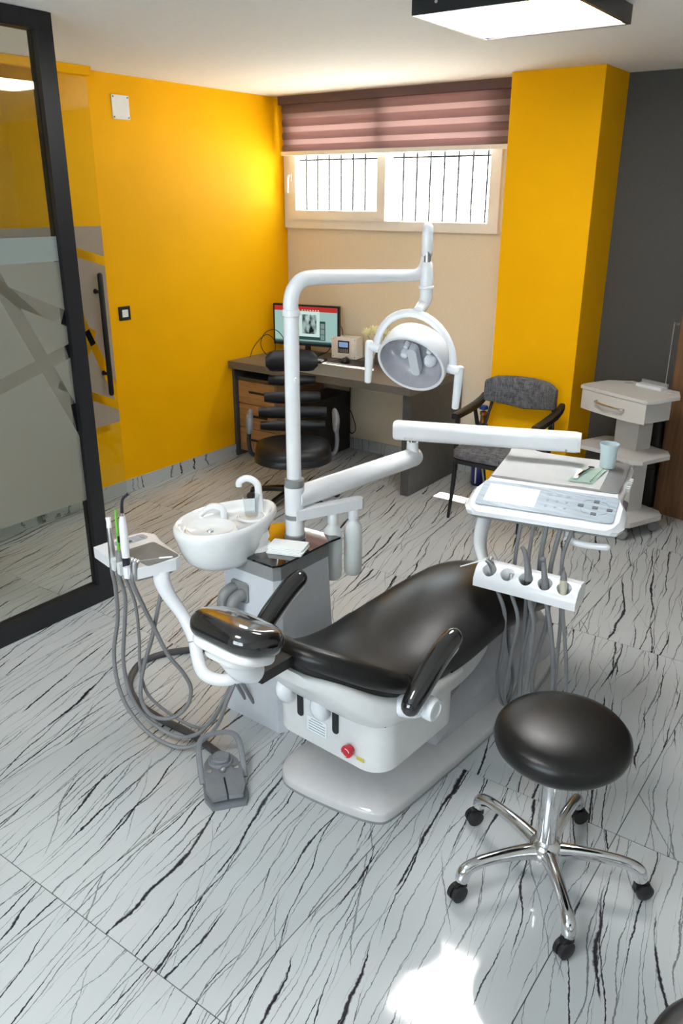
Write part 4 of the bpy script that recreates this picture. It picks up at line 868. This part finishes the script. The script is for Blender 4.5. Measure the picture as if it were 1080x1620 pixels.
# ================================================================== DESK CORNER
desk = thing('desk', 'grey brown desk with slab side panel under the high window', 'desk', T(-3.45, 4.83, 0))
MB().b2((-4.246, 4.46, .692), (-2.652, 5.19, .745), None, .003).obj('desktop', M_DESK, desk, True, 30)
MB().b2((-2.714, 4.475, 0), (-2.652, 5.186, .692), None, .003).obj('side_panel', M_DESKSIDE, desk, True, 30)
MB().b2((-4.246, 4.50, 0), (-4.222, 5.186, .692)).obj('side_panel', M_DESKSIDE, desk, True, 30)
MB().b2((-3.86, 4.50, .62), (-3.83, 5.1, .692)).obj('support_block', M_DESKSIDE, desk, True, 30)
ped2 = thing('drawer_pedestal', 'oak drawer pedestal standing under the left end of the desk', 'drawer unit', T(-4.03, 4.8, 0))
MB().b2((-4.215, 4.545, .04), (-3.85, 5.12, .60)).obj('carcass', M_OAK, ped2, True, 0)
MB().b2((-4.215, 4.525, .60), (-3.85, 5.12, .622), None, .002).obj('top', M_DESKSIDE, ped2, True, 0)
for z0, z1 in ((.425, .594), (.235, .417), (.045, .227)):
    dr = MB().b2((-4.211, 4.525, z0), (-3.854, 4.544, z1), None, .002).obj('drawer', M_OAK, ped2, True, 30)
    MB().b2((-4.10, 4.517, (z0+z1)/2-.002), (-3.93, 4.526, (z0+z1)/2+.014), None, .002).obj('handle', M_BLK, dr, True, 30)
tw = thing('computer_tower', 'black computer tower on the floor under the desk', 'computer', T(-3.75, 4.95, 0))
MB().b2((-3.84, 4.76, .012), (-3.615, 5.16, .47), None, .008).obj('case', M_BLK, tw, True, 30)
for a in (-3.82, -3.65):
    for b in (4.79, 5.13): MB().b2((a-.015, b-.015, 0), (a+.015, b+.015, .012)).obj('foot', M_BLK, tw, True, 0)
MB().b2((-3.83, 4.756, .30), (-3.64, 4.76, .45)).obj('front_panel', M_BLKMET, tw, True, 0)
# monitor
MM = T(-3.905, 4.98, .745, R(13))
mon = thing('monitor', 'black widescreen monitor showing a dental x-ray on desk', 'monitor', MM)
MB().prism(rrect(.20, .16, .02, 4, 0, .02), 0, .012, None, .003).obj('stand_base', M_BLK, mon)
MB().b2((-.02, .02, .01), (.02, .04, .20), None, .004).obj('stand_neck', M_BLK, mon)
MB().b2((-.275, -.008, .078), (.275, .026, .385), None, .005).obj('housing', M_BLK, mon, smooth=30)
scr = MB().b2((-.262, -.0095, .098), (.262, -.008, .373)).obj('screen', emis('screen_mint', (.40, .62, .56), .34), mon, smooth=0, label='lit screen with dental imaging window')
E_RED = emis('screen_red', (.48, .035, .03), .4); E_DK = emis('screen_dark', (.02, .05, .045), .6); E_WH = emis('screen_pale', (.66, .86, .80), .36); E_GR = emis('screen_grey', (.24, .33, .32), .35)
def scr_rect(n, m, a, b, c, d, k=1): MB().b2((a, -.0095-.0006*k, c), (b, -.0094, d)).obj(n, m, scr, smooth=0)
scr_rect('title_bar', E_RED, -.262, .262, .338, .373)
scr_rect('task_bar', E_DK, -.262, .262, .098, .112)
scr_rect('tool_strip', E_GR, -.262, .262, .112, .120)
scr_rect('image_strip', E_DK, -.06, .165, .125, .27)
scr_rect('image_window', E_WH, -.065, .118, .150, .340, 2)
for zz in (.235, .192, .150): scr_rect('thumbnail', E_GR, .125, .158, zz-.020, zz+.018, 2)
for xx in range(7): scr_rect('tool_icon', E_WH, -.03+xx*.022, -.02+xx*.022, .344, .350, 2)
mx_, N, L, b_ = nodes('xray_picture'); N.remove(b_); tc = N.new('ShaderNodeTexCoord'); mp = N.new('ShaderNodeMapping'); mp.inputs['Rotation'].default_value = (0, R(35), 0); mp.inputs['Scale'].default_value = (28, 28, 14); L.new(tc.outputs['Object'], mp.inputs[0])
nz = N.new('ShaderNodeTexNoise'); nz.inputs['Scale'].default_value = .9; nz.inputs['Detail'].default_value = 2; L.new(mp.outputs[0], nz.inputs[0]); rp = N.new('ShaderNodeValToRGB'); rp.color_ramp.elements[0].position = .38; rp.color_ramp.elements[0].color = (.01, .02, .02, 1); rp.color_ramp.elements[1].position = .66; rp.color_ramp.elements[1].color = (.55, .72, .68, 1)
L.new(nz.outputs[0], rp.inputs[0]); em = N.new('ShaderNodeEmission'); em.inputs[1].default_value = .35; L.new(rp.outputs[0], em.inputs[0]); L.new(em.outputs[0], N['Material Output'].inputs[0])
scr_rect('xray_image', mx_, -.028, .092, .172, .316, 3)
# keyboard, mouse, pad, device, cables, flowers, booklet
kb = thing('keyboard', 'black keyboard lying in front of the monitor', 'keyboard', T(-3.83, 4.80, .745, R(16)))
MB().b2((-.20, -.06, 0), (.20, .06, .014), None, .004).obj('keyboard_body', M_BLK, kb, smooth=30)
for j in range(4): MB().b2((-.188, -.05+.026*j, .014), (.188, -.03+.026*j, .018), None, .002).obj('key_row', M_BLKMET, kb, smooth=30)
tag(MB().prism([(-.15, -.09), (.06, -.11), (.13, -.08), (.16, .05), (.10, .10), (-.12, .09)], 0, .004, T(-3.47, 4.94, .745, R(10)), .001).obj('mouse_pad', M_BLKFAB), 'black contoured mouse pad on desk beside ivory device', 'mouse pad')
ms = thing('computer_mouse', 'dark computer mouse resting on the mouse pad', 'mouse', T(-3.50, 4.93, .749, R(20)))
MB().ball((0, 0, .010), (.033, .055, .024), None, 18, 10).obj('mouse_body', M_BLK, ms, smooth=60)
MB().box((0, .03, .032), (.008, .016, .006), None, .002).obj('scroll_wheel', M_MGREY, ms)
dv = thing('apex_device', 'ivory box-shaped dental device with small screen and keys on desk', 'dental device', T(-3.585, 5.03, .745, R(8)))
MB().b2((-.105, .0, .006), (.105, .11, .165), None, .014, 3).obj('casing', M_DEV, dv, smooth=40)
MB().b2((-.065, -.004, .03), (.065, .002, .150), None, .006).obj('front_bezel', M_DEV, dv, smooth=40)
MB().b2((-.048, -.006, .048), (.048, -.003, .140), None, .002).obj('display_frame', M_BLK, dv, smooth=30)
MB().b2((-.038, -.0075, .092), (.038, -.005, .130)).obj('display', emis('blue_display', (.16, .24, .40), .55), dv, smooth=0)
for k in range(5): MB().b2((-.043+.0178*k, -.0085, .053), (-.031+.0178*k, -.005, .080), None, .002).obj('key', M_MGREY, dv, smooth=30)
for a in (-.09, .09):
    for c in (.022, .150): MB().lathe([(.004, 0), (.004, .002)], T(a, .001, c, 0, R(90)), 8).obj('screw', M_MGREY, dv)
    MB().b2((a-.012, .03, 0), (a+.012, .06, .007)).obj('foot', M_BLK, dv, smooth=0)
rng = random.Random(3)
def cable(name, pts, label, r_=.003):
    tag(MB().tube(pts, r_, 6, 6).obj(name, M_BLK, smooth=60), label, 'cable')
cable('desk_cable', [(-4.20, 4.66, .75), (-4.21, 4.70, .80), (-4.20, 4.76, .86), (-4.18, 4.84, .90), (-4.14, 4.88, .85), (-4.12, 4.85, .77), (-4.14, 4.78, .76), (-4.16, 4.74, .84), (-4.15, 4.78, .92), (-4.12, 4.86, .94), (-4.09, 4.92, .88), (-4.06, 4.95, .76), (-3.98, 4.93, .749), (-3.9, 4.9, .749)], 'tangled black cable looping up from the desk beside yellow wall')
cable('monitor_cable', [(-3.80, 5.05, .76), (-3.74, 5.04, .79), (-3.70, 5.05, .86), (-3.72, 5.08, .92), (-3.70, 5.12, .98), (-3.66, 5.12, .93), (-3.68, 5.10, .80), (-3.70, 5.11, .749)], 'black cable hanging between monitor and ivory device')
cable('tower_cable', [(-3.60, 5.10, .36), (-3.56, 5.10, .32), (-3.52, 5.10, .22), (-3.53, 5.10, .17), (-3.57, 5.10, .16), (-3.59, 5.12, .26), (-3.60, 5.14, .52), (-3.605, 5.17, .69)], 'thin black cable hanging beside the computer tower', .004)
fl = thing('flower_vase', 'pale yellow cut flowers in a small dark vase on desk', 'flowers', T(-3.285, 5.05, .745))
MB().lathe([(.0, 0), (.028, 0), (.034, .02), (.030, .06), (.018, .085), (.022, .095), (.018, .095), (.014, .085), (.02, .06), (0, .01)], None, 20).obj('vase', M_DESKSIDE, fl)
pm_ = None
for k in range(4):
    h = Vector([(-.078, -.03, .200), (-.03, -.015, .220), (.015, -.035, .214), (.05, .0, .205)][k])
    st_ = MB().tube([(0, 0, .07), tuple(h*.5+Vector((0, 0, .035))), tuple(h)], .0028, 6, 3).obj('stem', M_LEAF, fl)
    if pm_ is None:
        p_ = MB(); p_.loft([[(-.002, 0, 0), (.002, 0, 0), (.002, 0, .001), (-.002, 0, .001)], [(-.006, .02, .010), (.006, .02, .010), (.006, .02, .0112), (-.006, .02, .0112)], [(-.005, .034, .022), (.005, .034, .022), (.005, .034, .0232), (-.005, .034, .0232)], [(-.001, .040, .030), (.001, .040, .030), (.001, .040, .031), (-.001, .040, .031)]])
        pm_ = p_.mesh('petal'); pm_.materials.append(M_PETAL)
    for i in range(14): link('petal', pm_, st_, None, Matrix.Translation(h) @ Matrix.Rotation(2*math.pi*i/14+k, 4, 'Z') @ Matrix.Rotation(R(-8 if i % 2 else 24), 4, 'X') @ Matrix.Diagonal((2.0, 1.25, 1.25, 1)))
tag(MB().b2((-.05, -.075, 0), (.05, .075, .008), T(-2.735, 5.09, .745, R(8)), .001).obj('booklet', M_BOOK, smooth=30), 'dark blue booklet on the right end of the desk', 'booklet')

# ================================================================== OFFICE CHAIR
oc = thing('office_chair', 'black office chair with slatted back in front of the desk', 'chair', T(-3.2, 3.93, 0, R(39)))
so_ = rrect(.50, .48, .20, 7)
MB().loft([[(x*.90, y*.90, .30) for x, y in so_], [(x, y, .315) for x, y in so_], [(x, y, .335) for x, y in so_], [(x*.97, y*.97, .35) for x, y in so_]]).obj('seat_pan', M_BLKMET, oc, smooth=40)
MB().loft([[(x*.96, y*.96, .345) for x, y in so_], [(x*.98, y*.98, .37) for x, y in so_], [(x*.93, y*.93, .405) for x, y in so_], [(x*.75, y*.75, .418) for x, y in so_], [(x*.2, y*.2, .416) for x, y in so_]]).obj('seat', M_BLKFAB, oc, smooth=60)
def slat(w, z0, z1, yb, ends=0, mat=M_BLKFAB, name='back_slat', th=.022):
    rings = []
    for i in range(13):
        u = -1+2*i/12; x = w/2*u; yy = yb-.035*u*u; h = (z1-z0)/2*(1-.25*abs(u)**3) if not ends else (z1-z0)/2*max((1-abs(u)**9)**.5, .45); zc = (z0+z1)/2+.012*u*u*(0 if ends else 1)
        rings.append([(x, yy-th*.5, zc-h*.8), (x, yy-th, zc-h*.3), (x, yy-th, zc+h*.5), (x, yy-th*.3, zc+h), (x, yy+th*.4, zc+h*.9), (x, yy+th*.5, zc-h*.9), (x, yy, zc-h)])
    return MB().loft(rings).obj(name, mat, oc, smooth=60)
slat(.34, .825, .965, .27, 1, M_BLKFAB, 'head_pad', .035)
slat(.31, .728, .80, .262); slat(.37, .61, .695, .252); slat(.45, .51, .595, .245); slat(.43, .425, .50, .24)
MB().b2((-.05, .245, .33), (.05, .275, .93), None, .01).obj('back_spine', M_BLK, oc)
MB().tube([(0, .12, .31), (0, .24, .31), (0, .262, .36), (0, .262, .50)], .02, 10, 4, None, 1.6).obj('back_bracket', M_BLKMET, oc)
for s_ in (-1, 1):
    MB().tube([(s_*.20, .03, .32), (s_*.265, .03, .33), (s_*.285, .03, .40), (s_*.28, .02, .50), (s_*.275, .03, .56)], .014, 10, 5).obj('arm_support', M_ARMGREY if s_ > 0 else M_BLK, oc)
    MB().rod([(s_*.275, .14, .575), (s_*.275, .0, .582), (s_*.272, -.10, .572), (s_*.27, -.13, .545)], [.030, .038, .040, .034], 14, 4, None, .62).obj('arm_pad', M_ARMGREY, oc)
MB().lathe([(.028, .09), (.028, .20), (.022, .20), (.022, .31)], None, 18).obj('gas_lift', M_BLK, oc)
for k in range(5):
    a = R(20+72*k); M = T(0, 0, 0, a)
    MB().tube([(.02, 0, .10), (.16, 0, .09), (.29, 0, .072)], [.028, .022, .018], 10, 4, M, .9).obj('leg', M_GLOSSBLK, oc, smooth=60)
    MB().lathe([(.0, -.022), (.022, -.022), (.026, -.016), (.026, .016), (.022, .022), (0, .022)], M @ T(.30, 0, .026, 0, R(90)), 18).tube([(.30, 0, .03), (.295, 0, .07)], .008, 8, 1, M).obj('caster', M_BLK, oc)

# ================================================================== GREY ARMCHAIR
gc = thing('armchair', 'grey tweed armchair with black wooden arms beside yellow pillar', 'chair', T(-2.01, 4.53, 0))
MB().loft([[(x*.94, y*.94-.02, .395) for x, y in rrect(.47, .46, .06)], [(x, y-.02, .405) for x, y in rrect(.47, .46, .06)], [(x, y-.02, .445) for x, y in rrect(.47, .46, .06)], [(x*.94, y*.94-.02, .462) for x, y in rrect(.47, .46, .06)], [(x*.5, y*.5-.02, .470) for x, y in rrect(.47, .46, .06)]]).obj('seat', M_GREYCLOTH, gc, smooth=50)
MB().prism(rrect(.46, .45, .05, 4, 0, -.02), .37, .395, None, .004).obj('seat_frame', M_BLK, gc)
bk_ = []
for i in range(17):
    u = -1+2*i/16; x = .235*u; yy = .265-.075*abs(u)**2.2; zt = .845-.012*u*u-.05*max(0, abs(u)-.8)*2; zb = .665+.012*u*u-.025*(1-abs(u))
    bk_.append([(x, yy-.022, zb+.01), (x, yy-.028, (zb+zt)/2), (x, yy-.022, zt-.012), (x, yy, zt), (x, yy+.022, zt-.012), (x, yy+.024, (zb+zt)/2), (x, yy+.02, zb+.01), (x, yy, zb)])
MB().loft(bk_).obj('backrest', M_GREYCLOTH, gc, smooth=60)
for s_ in (-1, 1):
    MB().loft([[(s_*.262-a, y, z+b) for a, b in ((-w_, -.017), (w_, -.017), (w_, .013), (w_*.6, .019), (-w_*.6, .019), (-w_, .013))] for y, z, w_ in ((-.17, .640, .020), (-.16, .641, .024), (.0, .650, .026), (.12, .662, .026), (.20, .682, .022), (.235, .70, .018))]).obj('armrest', M_BLKMET, gc, smooth=35)
    MB().tube([(s_*.235, -.235, 0), (s_*.232, -.20, .20), (s_*.24, -.165, .42), (s_*.258, -.135, .63)], [.009, .014, .016, .012], 12, 4).obj('leg', M_BLKMET, gc)
    MB().tube([(s_*.225, .28, 0), (s_*.228, .22, .20), (s_*.235, .15, .42), (s_*.255, .09, .645)], [.009, .014, .016, .012], 12, 4).obj('leg', M_BLKMET, gc)
    MB().tube([(s_*.237, .16, .40), (s_*.225, .21, .55), (s_*.20, .245, .70)], .010, 10, 3).obj('back_post', M_BLKMET, gc)

# ================================================================== GAS CYLINDER
gcy = thing('gas_cylinder', 'dark blue gas cylinder with brass valve between desk and pillar', 'gas cylinder', T(-2.385, 5.0, 0))
MB().lathe([(.0, 0), (.055, 0), (.06, .01), (.06, .36), (.054, .40), (.036, .435), (.022, .447)], None, 28).obj('cylinder_body', M_BLUE, gcy, smooth=50)
MB().lathe([(.022, .445), (.018, .47), (.018, .50), (.024, .505), (.024, .525), (.012, .53), (.010, .545)], None, 16).tube([(0, 0, .50), (.03, -.03, .50), (.05, -.045, .50)], .010, 8, 1).obj('valve', M_BRASS, gcy)
MB().lathe([(.012, .540), (.030, .543), (.032, .555), (.028, .566), (0, .568)], None, 12).obj('handwheel', M_BLUEV, gcy)
MB().b2((-.004, -.063, .02), (.006, -.058, .36)).obj('label_strip', M_LGREY, gcy, smooth=0)

# ================================================================== TROLLEY
MT = T(-1.352, 4.80, 0, R(-24))
tr = thing('equipment_trolley', 'off white equipment trolley with drawer and two lower shelves', 'trolley', MT)
tp = [(-.245, -.16), (.245, -.16), (.265, -.12), (.265, .09), (.17, .20), (-.17, .20), (-.265, .09), (-.265, -.12)]
M_TRW = pm('off_white_laminate', (.60, .585, .56), .4, var=.01)
MB().prism(tp, .832, .850, MT, .006).obj('top_shelf', M_TRW, tr, True, 35)
MB().prism([(-.235, -.15), (.235, -.15), (.235, .06), (.15, .15), (-.15, .15), (-.235, .06)], .715, .832, MT).obj('drawer_box', M_TRW, tr, True, 30)
dw = MB().prism([(-.238, -.152), (-.12, -.168), (0, -.172), (.12, -.168), (.238, -.152)], .712, .828, MT, .002, 1, 60).obj('drawer', M_TRW, tr, True, 30)
MB().tube([(-.10, -.168, .785), (-.095, -.19, .782), (0, -.20, .778), (.095, -.19, .775), (.10, -.168, .772)], .0055, 8, 4, MT).obj('handle', M_STEEL, dw, True)
for dx in (-.13, .17): MB().lathe([(.026, 0), (.028, .003), (.022, .004)], MT @ T(dx, .12, .85), 18).obj('cable_port', M_WHITE, tr, True)
sp_ = [(-.25, -.13), (-.20, -.19), (-.03, -.15), (.03, -.15), (.20, -.19), (.25, -.13), (.25, .10), (.18, .17), (-.18, .17), (-.25, .10)]
MB().prism(sp_, .475, .498, MT, .006).obj('middle_shelf', M_TRW, tr, True, 35)
MB().prism([(-.23, -.14), (-.17, -.20), (.17, -.20), (.23, -.14), (.23, .13), (.17, .18), (-.17, .18), (-.23, .13)], .085, .115, MT, .008).obj('base_shelf', M_TRW, tr, True, 35)
MB().b2((-.085, .0, .115), (.085, .12, .715), MT, .004).obj('column', M_TRW, tr, True, 30)
for a, b in ((-.17, -.14), (.17, -.14), (.17, .13), (-.17, .13)):
    MB().lathe([(.0, -.022), (.026, -.022), (.032, -.016), (.032, .016), (.026, .022), (0, .022)], MT @ T(a+.012, b, .033, R(30), R(90)), 20).tube([(a, b, .05), (a, b, .088)], .010, 8, 1, MT).box((a+.004, b, .058), (.05, .03, .02), MT, .006).obj('caster', M_MGREY, tr, True)
bs = thing('tray_bracket', 'small grey bracket plate with thin upright rod on trolley', 'bracket', MT @ T(.02, .14, .85))
MB().b2((-.09, -.03, 0), (.09, .03, .018), None, .003).obj('plate', M_LGREY, bs)
MB().b2((-.092, .020, .016), (.092, .034, .036), None, .002).obj('plate_lip', M_MGREY, bs)
MB().tube([(.075, .025, .02), (.075, .025, .20), (.075, .025, .375), (.080, .025, .385), (.105, .02, .385)], .0025, 8, 2).obj('rod', M_STEEL, bs)
MB().box((.105, .02, .383), (.006, .02, .012)).obj('rod_clip', M_STEEL, bs)
bg_ = thing('black_bag', 'slim black bag standing between the trolley and walnut panel', 'bag', T(-1.315, 5.19, 0))
MB().prism(rrect(.15, .085, .03), 0, .60, None, .02).obj('bag_body', M_BLKFAB, bg_)
MB().b2((-.078, -.046, .28), (.078, .046, .30), None, .004).obj('strap', M_BLK, bg_)
MB().tube([(.03, -.045, .50), (.04, -.052, .57), (.06, -.045, .66), (.05, -.02, .61)], .006, 8, 4).obj('carry_handle', M_BLK, bg_)
